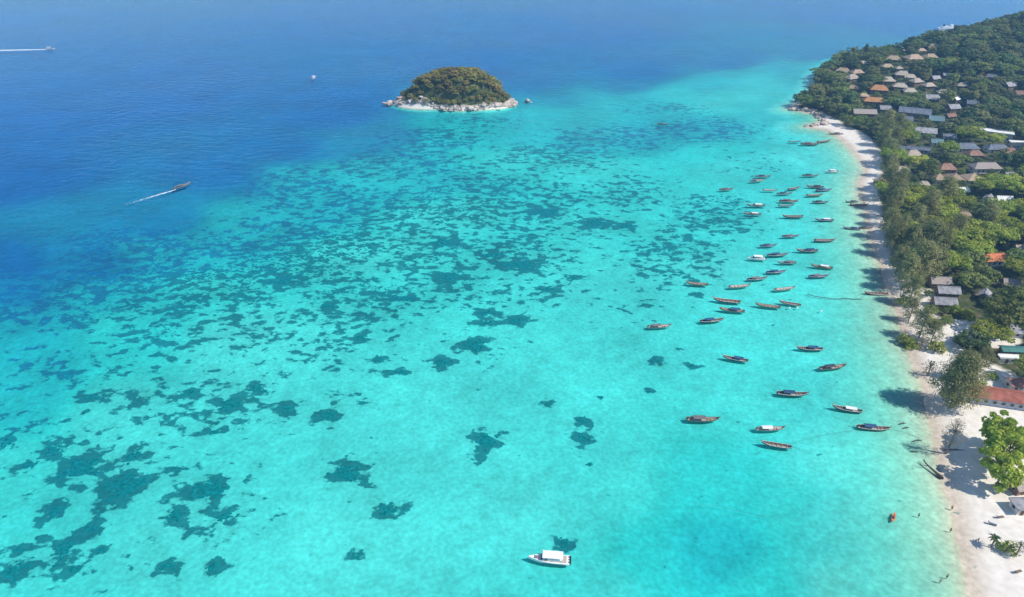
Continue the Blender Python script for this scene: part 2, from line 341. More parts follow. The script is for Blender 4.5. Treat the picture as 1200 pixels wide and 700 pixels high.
PATCH = [(605,311,42,9),(526,326,22,8),(671,327,13,5),(643,340,20,5),(474,350,25,6),(568,368,16,7),(570,380,18,5),(605,377,18,8),(557,406,22,12),(520,426,19,7),(468,437,20,5),(423,397,15,7),(443,423,12,6),
 (423,473,10,4),(643,475,8,5),(571,518,21,16),(683,494,14,7),(682,514,13,11),(404,557,28,14),(457,600,22,12),(420,654,14,7),(660,637,11,11),(768,423,12,5),(703,467,7,3),(760,460,8,4),
 (80,440,16,8),(154,383,10,5),(186,416,10,4),(223,461,20,7),(268,476,22,13),(300,457,20,9),(337,480,16,10),(386,488,18,10),(251,507,18,6),(110,466,20,7),(100,483,7,4),(94,551,32,20),(149,571,36,22),(246,574,36,18),
 (157,534,16,12),(206,606,18,14),(263,608,22,9),(209,550,14,4),(66,600,16,14),(109,620,22,8),(74,646,18,19),(86,668,15,8),(17,671,20,18),(23,646,16,5),(120,646,12,8),(197,664,18,8),(249,665,17,10),(34,546,20,8),
 (63,529,20,12),(6,520,12,16),(690,545,7,3),(810,430,10,4),(815,345,10,3),(795,410,7,3),(640,250,26,9),(700,262,22,8),(735,265,16,7),(520,285,24,8),(575,300,20,6),(385,360,16,6),(330,330,20,8)]
REEF = [(-40,340,160,45,1.0),(90,345,110,38,1.0),(220,330,110,45,1.0),(330,300,110,50,1.0),(300,370,120,40,.55),(430,260,100,45,.95),(420,350,90,40,.75),(540,240,90,40,.75),(520,330,90,40,.6),(470,190,100,25,.8),
        (620,290,80,35,.6),(650,230,80,35,.55),(740,225,60,30,.6),(790,300,70,40,.75),(840,250,60,28,.8),(760,360,40,18,.4),(100,430,130,40,.50),(220,470,140,45,.52),(90,540,110,55,.52),(230,590,95,55,.48),(60,650,85,45,.50),(350,400,130,45,.52),(40,490,70,40,.44),(180,390,130,38,.56),(620,340,90,32,.48),(560,220,120,45,.60),(660,180,100,28,.58),(500,290,130,50,.58),(640,260,110,45,.55),
        (380,470,60,30,.32),(560,400,60,30,.4),(600,190,80,20,.5),(720,160,90,18,.75),(830,150,80,18,.7),(780,125,80,10,.5),(880,190,60,20,.35),(690,500,25,30,.2),(500,160,90,18,.7),(350,220,80,35,.8),(160,290,110,30,.9),(560,140,70,12,.5)]
# ------------------------------------------------------------------ ground, sea
def axis(dense, step, mid, mstep, far):
    a = list(np.arange(dense[0], dense[1]+.1, step))
    lo = list(np.arange(mid[0], dense[0]-.1, mstep)); hi = list(np.arange(dense[1]+mstep, mid[1]+.1, mstep))
    fl = [-far+k*(mid[0]+far)/14 for k in range(14)]; fh = [mid[1]+(k+1)*(far-mid[1])/14 for k in range(14)]
    return np.array(fl+lo+a+hi+fh)
xs = axis((-300, 500), 2.0, (-820, 820), 6.0, 4000.0); ys = axis((90, 720), 2.0, (-100, 1300), 6.0, 4000.0)
GX, GY = np.meshgrid(xs, ys); shp = GX.shape
GH = height(GX.ravel(), GY.ravel()).reshape(shp)
GD = shore_dist(GX.ravel(), GY.ravel()).reshape(shp)
nx, ny = len(xs), len(ys)
me = bpy.data.meshes.new('ground'); me.vertices.add(nx*ny)
me.vertices.foreach_set('co', np.stack([GX, GY, GH], -1).ravel())
idx = np.arange(nx*ny).reshape(ny, nx)
q = np.stack([idx[:-1,:-1], idx[:-1,1:], idx[1:,1:], idx[1:,:-1]], -1).reshape(-1, 4)
me.loops.add(q.size); me.loops.foreach_set('vertex_index', q.ravel())
me.polygons.add(len(q)); me.polygons.foreach_set('loop_start', np.arange(0, q.size, 4)); me.polygons.foreach_set('loop_total', np.full(len(q), 4))
me.update(calc_edges=True); me.polygons.foreach_set('use_smooth', np.ones(len(q), bool))
# soil: where plants hold the ground; the open sand stays bare
soilw = np.interp(GY, [120, 175, 195, 215, 260, 300, 400, 430, 470, 505, 520], [46, 42, 30, 15, 12, 8, 10, 17, 20, 8, 3])
SOIL = smooth(-3, 4, GD-soilw)
for (px, py, rx, ry) in [(1140,383,34,14),(1165,392,30,12),(1085,338,12,7),(1100,470,30,14),(1100,395,20,10),(1180,500,40,20)]:
    x, y = gp(px, py, 3); k = pxm(x, y)
    SOIL *= smooth(.8, 1.25, np.hypot((GX-x)/(rx/k), (GY-y)/(ry/k/.6)))
IH, IR = island_h(GX, GY); SOIL = np.maximum(SOIL, smooth(1.0, .85, IR))
at = me.attributes.new('soil', 'FLOAT', 'POINT'); at.data.foreach_set('value', SOIL.ravel().astype(np.float32))
GZ = np.maximum(GY*CS+CAM_H*SN, 60.0); GPX = 600+F*GX/GZ; GPY = 350-F*(GY*SN-CAM_H*CS)/GZ
RF = np.zeros(shp)
for (cx, cy, rx, ry, wt) in REEF: RF = np.maximum(RF, np.minimum(.50, .88*wt*np.exp(-(((GPX-cx)/rx)**2+((GPY-cy)/ry)**2)**1.3)))
for i, (px, py, rx, ry) in enumerate(PATCH):
    cx, cy = gp(px, py, -1.5); k = pxm(cx, cy, -1.5); ax = rx/k; ay = ry/k/(0.30+.00065*py)
    a = np.arctan2((GY-cy)/ay, (GX-cx)/ax); q_ = np.hypot((GX-cx)/ax, (GY-cy)/ay)/(.95+.24*np.sin(2*a+i)*np.sin(a+2.1*i)+.15*np.sin(5*a+2*i))
    RF = np.maximum(RF, .80*smooth(1.75, .45, q_))
RF = np.where(GD > -10, RF*0, RF)
at = me.attributes.new('reef', 'FLOAT', 'POINT'); at.data.foreach_set('value', RF.ravel().astype(np.float32))
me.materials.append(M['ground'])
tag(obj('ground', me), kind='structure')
def lookup(G, x, y):
    i = min(max(int(np.searchsorted(xs, x))-1, 0), nx-2); j = min(max(int(np.searchsorted(ys, y))-1, 0), ny-2)
    u = (x-xs[i])/(xs[i+1]-xs[i]); v = (y-ys[j])/(ys[j+1]-ys[j])
    return float((G[j,i]*(1-u)+G[j,i+1]*u)*(1-v)+(G[j+1,i]*(1-u)+G[j+1,i+1]*u)*v)
def H1(x, y): return lookup(GH, x, y)
def D1(x, y): return lookup(GD, x, y)
sea = mesh('sea', [(-4000,-4000,0),(4000,-4000,0),(4000,4000,0),(-4000,4000,0)], [(0,1,2,3)], M['sea'])
tag(obj('sea', sea), kind='structure')
# ------------------------------------------------------------------ coral on the seabed
def sea_h(x, y): return height(np.asarray(x), np.asarray(y))
def domes(x, y, r, hh, rr, base):
    """irregular low mounds, one array entry each, joined"""
    n = len(x); K = 7
    ang = np.linspace(0, 2*np.pi, K, endpoint=False)[None, :]+rr.uniform(0, 6.28, (n, 1))
    V = np.zeros((n, 2*K+1, 3))
    for ring, (fr, fz) in enumerate(((1.0, -.12), (.72, .72))):
        R = r[:, None]*fr*rr.uniform(.68, 1.25, (n, K))
        V[:, ring*K:(ring+1)*K, 0] = x[:, None]+R*np.cos(ang); V[:, ring*K:(ring+1)*K, 1] = y[:, None]+R*np.sin(ang)*.8
        V[:, ring*K:(ring+1)*K, 2] = (base+hh*fz)[:, None]
    V[:, 2*K, 0] = x; V[:, 2*K, 1] = y; V[:, 2*K, 2] = base+hh
    Fc = []
    for k in range(K):
        k2 = (k+1) % K; Fc.append((k, k2, K+k2, K+k)); Fc.append((K+k, K+k2, 2*K, 2*K))
    Fc = np.array(Fc)
    off = (np.arange(n)*(2*K+1))[:, None, None]
    q4 = (Fc[None]+off).reshape(-1, 4)
    return V.reshape(-1, 3), [tuple(f) if f[2] != f[3] else tuple(f[:3]) for f in q4.tolist()]
rr = np.random.default_rng(5)
for i, (px, py, rx, ry) in enumerate(PATCH):
    cx, cy = gp(px, py, -1.5); k = pxm(cx, cy, -1.5); ax = rx/k*.92; ay = ry/k/(0.30+.00065*py)*.9
    n = int(np.clip(ax*ay*1.8, 18, 200)); a = rr.uniform(0, 6.28, n); q = rr.uniform(0, 1, n)**.6*.62
    wob = .95+.34*np.sin(2*a+i)*np.sin(a*1.0+2.1*i)+.22*np.sin(5*a+2*i)+.12*np.sin(9*a+i)
    x = cx+ax*q*np.cos(a)*wob; y = cy+ay*q*np.sin(a)*wob
    r = np.clip(.15*math.sqrt(ax*ay), .4, 1.0)*rr.uniform(.35, 1.2, n)*np.clip(1.35-.75*q, .35, 1.2)
    b = sea_h(x, y); hh = rr.uniform(.05, .22, n)
    V, Fc = domes(x, y, r, hh, rr, b); z0 = float(b.mean())
    ca = np.linspace(0, 6.2832, 41)[:-1]; cw = (.30+.24*np.sin(2*ca+i)*np.sin(ca+2.1*i)+.15*np.sin(5*ca+2*i)+.09*np.sin(9*ca+i))*rr.uniform(.82, 1.12, 40)
    cv = [(cx, cy, z0+.14)]+[(cx+ax*cw[k]*math.cos(ca[k])*f, cy+ay*cw[k]*math.sin(ca[k])*f, z0+zz) for f, zz in ((.6, .13), (1, -.1)) for k in range(40)]; nv = len(V)
    V = np.concatenate([V, np.array(cv)])
    for k in range(40):
        k2 = (k+1) % 40; Fc.append((nv, nv+1+k, nv+1+k2)); Fc.append((nv+1+k, nv+41+k, nv+41+k2, nv+1+k2))
    V = V-np.array([cx, cy, z0])
    o = obj('coral_patch', mesh('coral_patch', V, Fc, M['coral']), None, (cx, cy, z0))
    tag(o, 'dark coral patch lying on pale sand under clear turquoise water', 'coral', 'coral patches on the sand')
# the countless small heads that make up the reef field
N0 = 22000
PXr = rr.uniform(-60, 960, N0); PYr = rr.uniform(110, 700, N0)**1.0
x, y = [], []
for a, b in zip(PXr, PYr):
    u = gp(a, b, -1.7); x.append(u[0]); y.append(u[1])
x = np.array(x); y = np.array(y)
dens = np.zeros(N0)
for (cx, cy, rx, ry, wt) in REEF: dens = np.maximum(dens, wt*np.exp(-(((PXr-cx)/rx)**2+((PYr-cy)/ry)**2)**1.3))
cl = .5*vnoise(x, y*.8, 9, 21)+.32*vnoise(x, y*.8, 24, 22)+.18*vnoise(x, y, 4.5, 23)
keep = (cl > .79-.42*dens) & (dens > .55)
x, y, PYr, dens = x[keep], y[keep], PYr[keep], dens[keep]
sub = rr.integers(1, 6, len(x)); X = np.repeat(x, sub); Y = np.repeat(y, sub); sz = np.repeat(rr.uniform(.5, 1.5, len(x))*(1+.9*(PYr < 330)), sub)
X = X+rr.normal(0, 1.25, len(X))*sz; Y = Y+rr.normal(0, .8, len(Y))*sz
b = sea_h(X, Y); ok = (b < -1.6*ZS); X, Y, b, sz = X[ok], Y[ok], b[ok], sz[ok]
V, Fc = domes(X, Y, sz*rr.uniform(.15, .5, len(X)), rr.uniform(.04, .14, len(X)), rr, b)
tag(obj('coral_reef', mesh('coral_reef', V, Fc, M['coral'])), 'scattered small dark coral heads across the shallow reef flat', 'coral reef', kind='stuff')
# ------------------------------------------------------------------ trees
def leaf_quads(c, nrm, size, aspect, rr):
    """quads at centres c facing nrm; returns verts, faces"""
    n = len(c); nrm = nrm/np.maximum(np.linalg.norm(nrm, axis=1, keepdims=True), 1e-6)
    t = rr.normal(size=(n, 3)); u = np.cross(nrm, t); u /= np.maximum(np.linalg.norm(u, axis=1, keepdims=True), 1e-6); v = np.cross(nrm, u)
    s = size*rr.uniform(.6, 1.3, (n, 1)); a, b = u*s*aspect, v*s
    V = np.stack([c-a*.35-b, c+a-b*.2, c+a*.35+b, c-a+b*.2], 1).reshape(-1, 3)
    Fc = (np.arange(n)[:, None]*4+np.arange(4)[None]).tolist()
    return V, Fc
def crown_broad(seed, R, Rz, zc, nclump, per, leaf, rc=.34, flat=0.0, hollow=.55):
    rr = np.random.default_rng(seed); cs = []; ns = []; tips = []
    for i in range(nclump):
        z = 1-2*(i+.5)/nclump*.86; a = i*2.39996+rr.uniform(-.4, .4); q = math.sqrt(max(0, 1-z*z))
        rad = rr.uniform(hollow, .95)*(1+.22*math.sin(3*a+seed)); d = np.array([q*math.cos(a)*rad, q*math.sin(a)*rad, (z*rad)*(1-flat)+rr.uniform(-.08, .08)])
        if rr.uniform() < .08: continue
        tips.append(d); r = rc*rr.uniform(.65, 1.25)
        m = int(per*rr.uniform(.6, 1.3)); p = rr.normal(size=(m, 3)); p /= np.linalg.norm(p, axis=1, keepdims=True)
        p[:, 2] = np.where(p[:, 2] < -.35, -p[:, 2], p[:, 2])
        rad2 = r*rr.uniform(.72, 1.08, (m, 1)); cs.append(d+p*rad2*np.array([1, 1, .75])); ns.append(p+rr.normal(size=(m, 3))*.45+np.array([0, 0, .3]))
    c = np.concatenate(cs)*np.array([R, R, Rz])+np.array([0, 0, zc]); nn = np.concatenate(ns)
    V, Fc = leaf_quads(c, nn, leaf, .8, rr)
    return V, Fc, [t*np.array([R, R, Rz])+np.array([0, 0, zc]) for t in tips]
def trunk_mesh(name, h, r, tips, m, seed, lean=.5):
    b = MB(); q = random.Random(seed); top = Vector((q.uniform(-lean, lean), q.uniform(-lean, lean), h))
    mid = top*.5+Vector((q.uniform(-lean, lean)*.4, q.uniform(-lean, lean)*.4, 0))
    b.tube([(0,0,-.6), (0,0,.4), mid, top], [r*1.5, r*1.05, r*.75, r*.3], 6)
    for t in tips[:9]:
        s = mid.lerp(top, q.uniform(.1, .8)); e = Vector(t)
        b.tube([s, s.lerp(e, .55)+Vector((0, 0, .3)), e], [r*.4, r*.26, r*.08], 4)
    return b.me(name, m)
def make_tree(name, V, Fc, tips, h, r, leafm, barkm, seed, lean=.4):
    t = empty(name); obj('crown', mesh('crown', V, Fc, leafm), t); obj('trunk', trunk_mesh('trunk', h, r, tips, barkm, seed, lean), t)
    return t
PROTO = {}
def proto(kind, *ts): PROTO[kind] = list(ts)
def P_broad(s, name, m, R=5.2, Rz=3.8, zc=7.2, ncl=30, per=62, leaf=.42, **k):
    V, Fc, tips = crown_broad(s, R, Rz, zc, ncl, per, leaf, **k)
    return make_tree(name, V, Fc, tips, zc, .28, m, M['bark'], s)
proto('broad', *[P_broad(20+i, 'broadleaf_tree', M['broad'], R=5+.5*i, Rz=4-.4*i, zc=7.4-.6*i) for i in range(4)])
proto('ever', *[P_broad(30+i, 'evergreen_tree', M['ever'], R=4.6+.6*i, Rz=4.2-.5*i, zc=6.8-.4*i, ncl=36, per=58, rc=.29, hollow=.6) for i in range(3)])
proto('olive', *[P_broad(35+i, 'bushy_tree', M['olive'], R=4.8, Rz=3.6+.5*i, zc=6.2, ncl=34, per=60, rc=.30) for i in range(2)])
proto('lime', *[P_broad(40+i, 'spreading_tree', M['lime'], R=6.0, Rz=2.6, zc=7.0, ncl=34, flat=.2) for i in range(2)])
proto('bright', *[P_broad(50+i, 'almond_tree', M['bright'], R=5.0, Rz=4.0, zc=6.0, ncl=44, per=70, leaf=.40, rc=.27) for i in range(2)])
proto('scrub', *[P_broad(60+i, 'scrub_tree', M['island'], R=3.6, Rz=2.6, zc=2.8, ncl=22, per=55, leaf=.36) for i in range(3)])
def crown_casuarina(seed, h, R, nb=46, per=44, leaf=.5, z0=.22, thin=1.0):
    rr = np.random.default_rng(seed); cs = []; ns = []; tips = []
    for i in range(nb):
        f = z0+(1-z0)*((i+.5)/nb)**.85; a = i*2.39996+rr.uniform(-.5, .5)
        L = R*(1.05-f)**.55*rr.uniform(.55, 1.15)*(.55+.45*min(1, (f-z0)/.18+.2))*1.15; z = f*h+L*.25
        e = np.array([math.cos(a)*L, math.sin(a)*L, z]); tips.append(e); b = np.array([0, 0, f*h*.92])
        for k in range(int(per*thin)):
            s = rr.uniform(.25, 1.0)**.7; p = b+(e-b)*s+rr.normal(0, .42+.30*(1-s), 3)*np.array([1, 1, .8])*R/5
            cs.append(p); ns.append(np.array([math.cos(a), math.sin(a), .9])+rr.normal(0, .55, 3))
    V, Fc = leaf_quads(np.array(cs), np.array(ns), leaf, .34, rr)
    return V, Fc, tips
def P_cas(s, name, m, h=17, R=5.2, bark='bark', **k):
    V, Fc, tips = crown_casuarina(s, h, R, **k); return make_tree(name, V, Fc, tips[::5], h*.92, .32, m, M[bark], s, .5)
proto('cas', *[P_cas(70+i, 'casuarina_tree', M['casuarina'], 14.5+i, 6.0+.5*i, nb=62, per=52, leaf=.42, z0=.16) for i in range(4)])
proto('pine', P_cas(80, 'pine_tree', M['broad'], 17, 2.4, nb=40, per=40, z0=.3))
proto('bare', P_cas(81, 'thin_tree', M['dryleaf'], 13, 4.6, bark='palebark', nb=44, per=46, leaf=.17, z0=.26))
proto('bigcas', P_cas(82, 'casuarina_tree', M['casuarina'], 21, 9.0, nb=125, per=110, leaf=.42, z0=.12))
proto('shrub', *[P_broad(90+i, 'beach_shrub', M['lime'], R=2.6, Rz=1.5, zc=1.5, ncl=20, per=40, leaf=.24) for i in range(2)])
proto('dryshrub', P_cas(95, 'dry_shrub', M['dryleaf'], 6.5, 3.8, bark='palebark', nb=30, per=16, leaf=.3, z0=.2))
USED = {}
def plant(kind, x, y, h, label, group, cat='tree', rz=None, wide=1.0, ref=None, name=None):
    k = rnd.randrange(len(PROTO[kind])); src = PROTO[kind][k]
    ref = ref or {'broad': 10.4, 'ever': 10.2, 'olive': 10.2, 'lime': 9.2, 'bright': 9.6, 'scrub': 5.2, 'cas': 16, 'pine': 17, 'bare': 13, 'bigcas': 21, 'shrub': 2.9, 'dryshrub': 6.5}[kind]
    s = h/ref; o = src if (kind, k) not in USED else copy_tree(src); USED[(kind, k)] = 1
    o.location = (x, y, H1(x, y)-.05); o.rotation_euler = (0, 0, rnd.uniform(0, 6.28) if rz is None else rz); o.scale = (s*wide, s*wide, s)
    if name: o.name = name
    return tag(o, label, cat, group)

# ------------------------------------------------------------------ houses
RC = {'thatch': mat('thatch', (.48,.36,.24,1), .95, .35, 1.2, col2=(.32,.24,.16,1), rand=.16, bump=.6), 'pale': mat('pale_thatch', (.50,.42,.33,1), .95, .3, 1.0, col2=(.35,.29,.23,1), rand=.14, bump=.5),
      'orange': mat('ochre_thatch', (.50,.27,.11,1), .95, .3, 1.0, rand=.1, bump=.5), 'grey': mat('grey_roof_sheet', (.33,.32,.33,1), .8, .3, .6, rand=.12), 'slate': mat('slate_roof', (.15,.17,.21,1), .75, .3, .6, rand=.1),
      'white': mat('white_roof', (.78,.76,.70,1), .7, .12, .4), 'tile': mat('orange_tile', (.66,.21,.09,1), .8, .2, 1.0), 'red': mat('red_roof_sheet', (.36,.115,.075,1), .8, .3, .5, bump=.3), 'brown': mat('brown_tile', (.30,.17,.12,1), .85, .3, .8, rand=.1),
      'green': mat('green_awning', (.06,.20,.17,1), .7, .2, 1), 'yellow': mat('yellow_green_awning', (.35,.42,.05,1), .7, .2, 1), 'wood': mat('wood_roof_boards', (.30,.24,.20,1), .9, .35, 1.4, col2=(.42,.37,.33,1), bump=.4, stretch=(1,6,1)), 'teal': mat('teal_roof', (.13,.22,.24,1), .7, .2, .8)}
M['wallwood'] = mat('wooden_wall', (.24,.16,.10,1), .85, .3, 2, rand=.2); M['wallpale'] = mat('plaster_wall', (.62,.58,.52,1), .85, .15, 1, rand=.1)
M['wallblue'] = mat('blue_grey_wall', (.42,.46,.52,1), .8, .2, 1); M['glassdark'] = mat('window_glass', (.03,.04,.05,1), .1, .2, 1, spec=.6)
M['frame'] = mat('window_frame', (.50,.45,.38,1), .7, .2, 2); M['doorwood'] = mat('door_wood', (.15,.09,.05,1), .7, .3, 3)
HM = {}
def house_meshes(kind, w, d, hw, hr, roof, wall):
    key = (kind, round(w*2)/2, round(d*2)/2, hw, hr, roof, wall)
    if key in HM: return HM[key]
    w, d = key[1], key[2]; e = .55; t = .16; P = []
    b = MB().box((0, 0, hw/2-.4), (w, d, hw+.8)); P.append(('wall', b.me('wall', M[wall]), None, (0,0,0), 0))
    if kind == 'gable':      # ridge along x
        g = MB().add([(-w/2,-d/2,hw),(-w/2,d/2,hw),(-w/2,0,hw+hr*.98)], [(0,1,2)]); g.add([(w/2,-d/2,hw),(w/2,d/2,hw),(w/2,0,hw+hr*.98)], [(0,2,1)])
        P.append(('gable', g.me('gable', M[wall]), None, (0,0,.0), 0))
        sl = hr/(d/2); zo = hw-e*sl; W = w/2+e; Dd = d/2+e; r = MB()
        for s in (-1, 1):
            A = [(-W, s*Dd, zo+.03), (W, s*Dd, zo+.03), (W, s*.01, hw+hr+.03), (-W, s*.01, hw+hr+.03)]
            B = [(x, y, z+t) for x, y, z in A]; r.add(A+B, [(0,1,2,3),(7,6,5,4),(0,4,5,1),(1,5,6,2),(2,6,7,3),(3,7,4,0)])
        P.append(('roof', r.me('roof', RC[roof]), None, (0,0,0), 0))
        P.append(('ridge', MB().box((0, 0, hw+hr+.17), (2*W+.1, .35, .14)).me('ridge', RC[roof]), 'roof', (0,0,0), 0))
    elif kind == 'hip' or kind == 'cone':
        W = w/2+e+.2; Dd = d/2+e+.2; rl = max(0.15, W-Dd*.75) if kind == 'hip' else .12; z0 = hw-.25; z1 = hw+hr
        A = [(-W,-Dd,z0),(W,-Dd,z0),(W,Dd,z0),(-W,Dd,z0),(-rl,0,z1),(rl,0,z1)]
        B = [(x*.97, y*.97, z-.22) for x, y, z in A[:4]]
        P.append(('roof', mesh('roof', A+B, [(0,1,5,4),(1,2,5),(2,3,4,5),(3,0,4),(0,6,7,1),(1,7,8,2),(2,8,9,3),(3,9,6,0),(9,8,7,6)], RC[roof]), None, (0,0,0), 0))
        P.append(('ridge', MB().box((0, 0, z1), (2*rl+.5, .4, .22)).me('ridge', RC[roof]), 'roof', (0,0,0), 0))
    elif kind == 'flat':
        P.append(('roof', MB().box((0, 0, hw+.16), (w+1.0, d+1.0, .3)).me('roof', RC[roof]), None, (0,0,0), 0))
        P.append(('parapet', MB().box((0, -d/2-.4, hw+.45), (w+.9, .16, .3)).box((0, d/2+.4, hw+.45), (w+.9, .16, .3)).me('parapet', RC[roof]), 'roof', (0,0,0), 0))
    nwin = max(1, int(w/2.6)-1); xs_ = [(-w/2+w*(i+1)/(nwin+2)) for i in range(nwin+1)]
    dr = MB().box((xs_[0], -d/2-.03, 1.0), (.95, .08, 2.0)).me('door', M['doorwood']); P.append(('door', dr, None, (0,0,0), 0))
    gl = MB().box((0, 0, 0), (1.1, .05, 1.0)).me('window', M['glassdark'])
    fr = MB().box((0, 0, .55), (1.3, .1, .1)).box((0, 0, -.55), (1.3, .1, .1)).box((-.6, 0, 0), (.1, .1, 1.0)).box((.6, 0, 0), (.1, .1, 1.0)).me('frame', M['frame'])
    for x_ in xs_[1:]:
        P.append(('window', gl, None, (x_, -d/2-.03, 1.5), 0)); P.append(('frame', fr, '@', (0, -.02, 0), 0))
    for s in (-1, 1):
        P.append(('window', gl, None, (s*(w/2+.03), 0, 1.5), math.pi/2)); P.append(('frame', fr, '@', (0, -.02*s, 0), 0))
    HM[key] = P; return P
NEAR = []      # picture areas of roofs that nothing planted may hide
def house(px, py, wpx, kind, roof, wall='wallwood', ratio=.72, rz=0.0, hw=2.6, hr=None, label='', cat='house', group=None, name='bungalow', keep=1.0, dpx=None):
    x, y = gt(px, py, hw+.6); z = H1(x, y); k = pxm(x, y, z); w_ = max(3.0, wpx/k*.82); d_ = w_*ratio
    hr_ = hr if hr is not None else min(2.8, max(1.0, d_*.36))
    o = empty(name, (x, y, z), rz); last = None; parts = {}
    for (nm, m_, par, loc, rot) in house_meshes(kind, w_, d_, hw, round(hr_, 1), roof, wall):
        p = o if par is None else (last if par == '@' else parts[par])
        c = obj(nm, m_, p, loc, (0, 0, rot)); parts[nm] = c
        if par is None: last = c
    tag(o, label, cat, group)
    HOUSES.append((x, y, w_, d_, rz)); hp = (hw+hr_)*k*.9
    if keep: NEAR.append((px-wpx*.5*keep, py-wpx*.22*keep-2, px+wpx*.5*keep, py+wpx*.09*keep+1, y))
    return o
HOUSES = []
HT = dict(group='thatched bungalows on the hillside')
lt = 'small tan thatched bungalow among trees on the headland slope'
for (px, py, wp) in [(1055,58,9),(1047,68,14),(1090,66,14),(1094,54,12),(1080,58,8),(1040,77,11),(988,82,13),(1005,84,12),(1000,102,11),(1012,111,10)]:
    house(px, py, wp*1.25, 'hip', 'thatch', rz=rnd.uniform(-.5, .5), label=lt, **HT)
lp = 'pale thatched bungalow with bleached roof among trees on the headland slope'
for (px, py, wp) in [(1058,86,14),(1067,89,11),(1040,93,14),(1074,94,12),(1055,100,13),(1067,106,13),(1089,99,11),(998,90,14),(1054,79,7),(1012,73,10)]:
    house(px, py, wp*1.25, 'hip', 'pale', rz=rnd.uniform(-.5, .5), label=lp, group='pale bungalows on the hillside')
house(1071,67,21,'hip','thatch',rz=.1,label='widest tan thatched bungalow in the top row of the headland slope')
house(1030,103,22,'hip','orange',rz=-.3,label='ochre thatched bungalow higher of the two ochre roofs on the slope')
house(1025,117,28,'hip','orange',ratio=.45,rz=-.25,label='long ochre thatched lodge just above the grey beach pavilion',name='lodge')
house(1037,126,15,'gable','grey',label='small grey roofed hut beside the long ochre lodge')
house(1135,79,10,'gable','grey',rz=.4,label='lone grey roofed hut high in the hill forest',name='hut')
house(1152,86,8,'gable','orange',rz=1.3,hw=3.5,label='narrow tall ochre roofed hut alone in the hill forest',name='hut')
house(1109,87,9,'gable','grey',label='little grey hut between the bungalows and the hill forest',name='hut')
house(1121,115,9,'gable','white',rz=.5,label='tiny white roofed hut in the trees behind the long dark lodge',name='hut')
for (px, py, wp, rf, lb) in [(1183,99,13,'grey','grey roofed hut in the hill forest above the white hotel'),(1162,89,9,'slate','small slate hut next to the narrow ochre hut'),(1096,91,10,'grey','small grey hut at the edge of the bungalow cluster'),(1196,109,12,'brown','brown roofed hut at the upper edge of the hotel grounds'),(1128,99,11,'pale','pale thatched hut below the lone grey hut'),(1140,120,12,'slate','slate roofed hut in dense forest behind the hotel'),(1105,107,11,'pale','pale thatched hut uphill of the mauve grey house'),
        (1034,210,14,'thatch','tan thatched shelter tucked under casuarinas by the narrow beach'),(1083,214,11,'pale','pale hut behind the casuarinas beside the cone roofs'),(1128,222,12,'white','white roofed store in front of the cone roofed pavilions'),(1185,205,16,'grey','grey roofed house beside the long restaurant'),(1112,160,14,'slate','slate roofed house beside the teal annex'),(1046,150,12,'wood','boarded hut behind the far beach'),(1130,250,14,'thatch','tan thatched hut in the forest below the cottages'),(1185,262,14,'pale','pale thatched hut uphill of the orange roofed house'),(1185,330,16,'wood','boarded hut in the trees below the orange roofed house')]:
    house(px, py, wp*1.2, 'hip' if rf in ('pale', 'thatch') else 'gable', rf, rz=rnd.uniform(-.4, .4), label=lb, name='hut')
house(1013,131,30,'gable','wood',ratio=.4,rz=-.1,label='grey brown boarded beach pavilion at the foot of the headland',name='pavilion')
house(1072,130,40,'gable','slate',ratio=.36,rz=-.42,hw=3.5,label='long dark slate roofed lodge running down the slope',name='lodge')
house(1097,139,18,'gable','teal',rz=-.3,label='blue grey roofed house at the lower end of the dark lodge',name='house')
house(1061,139,17,'gable','slate',rz=-.3,label='small slate roofed house in front of the long dark lodge',name='house')
house(1117,125,16,'gable','grey',rz=.2,label='mauve grey roofed house behind the blue grey one',name='house')
house(1114,135,12,'gable','brown',rz=.2,label='brown roofed hut beside the mauve grey house',name='hut')
house(1092,114,17,'gable','grey',rz=-.1,label='grey roofed house uphill of the long dark lodge',name='house')
house(1084,153,28,'gable','grey','wallpale',ratio=.5,rz=-.25,label='light grey roofed villa with pale walls among trees',name='villa')
house(1098,165,14,'gable','teal','wallpale',rz=-.2,label='teal roofed annex below the light grey villa',name='annex')
for i, px in enumerate((1055, 1070, 1084)): house(px,172+i,13,'gable','slate','wallblue',ratio=.6,rz=-.5,label='narrow blue slate roofed cabin, one of three side by side',group='row of slate cabins',name='cabin')
house(1166,153,46,'flat','white','wallpale',ratio=.36,rz=-.5,hw=4.5,label='white flat roofed hotel block with long bright roof',name='hotel',cat='building')
house(1194,166,20,'flat','white','wallpale',ratio=.4,rz=-.2,hw=4,label='white flat roofed annex beside the hotel block',name='annex',cat='building')
house(1132,171,30,'hip','slate','wallpale',ratio=.5,label='slate hip roofed house below the white hotel',name='house')
house(1142,179,20,'hip','brown',label='brown tiled house just in front of a slate hip roof',name='house')
house(1168,172,28,'hip','slate','wallpale',ratio=.5,label='slate hip roofed house beside the brown orange house',name='house')
house(1183,176,18,'hip','brown',label='brown orange tiled house under the white hotel annex',name='house')
house(1070,179,20,'hip','pale','wallwood',label='pale thatched hall in front of the slate cabins',name='hall')
house(1055,198,24,'hip','pale','wallwood',ratio=.6,label='wide thatched hut near the narrow beach under casuarinas',name='hut')
house(1109,195,22,'hip','brown',label='reddish brown hip roofed house behind the cone roofed pavilions',name='house')
house(1155,194,36,'hip','wood','wallpale',ratio=.45,hw=3.2,label='long grey brown roofed restaurant behind the cone roofed pavilions',name='restaurant',cat='building')
for (px, wp) in ((1100,13),(1119,16),(1140,17)): house(px,207,wp*1.15,'cone','thatch','wallpale',ratio=1.0,hr=2.6,label='tan cone roofed garden pavilion in a row of three',group='cone roofed pavilions',name='pavilion')
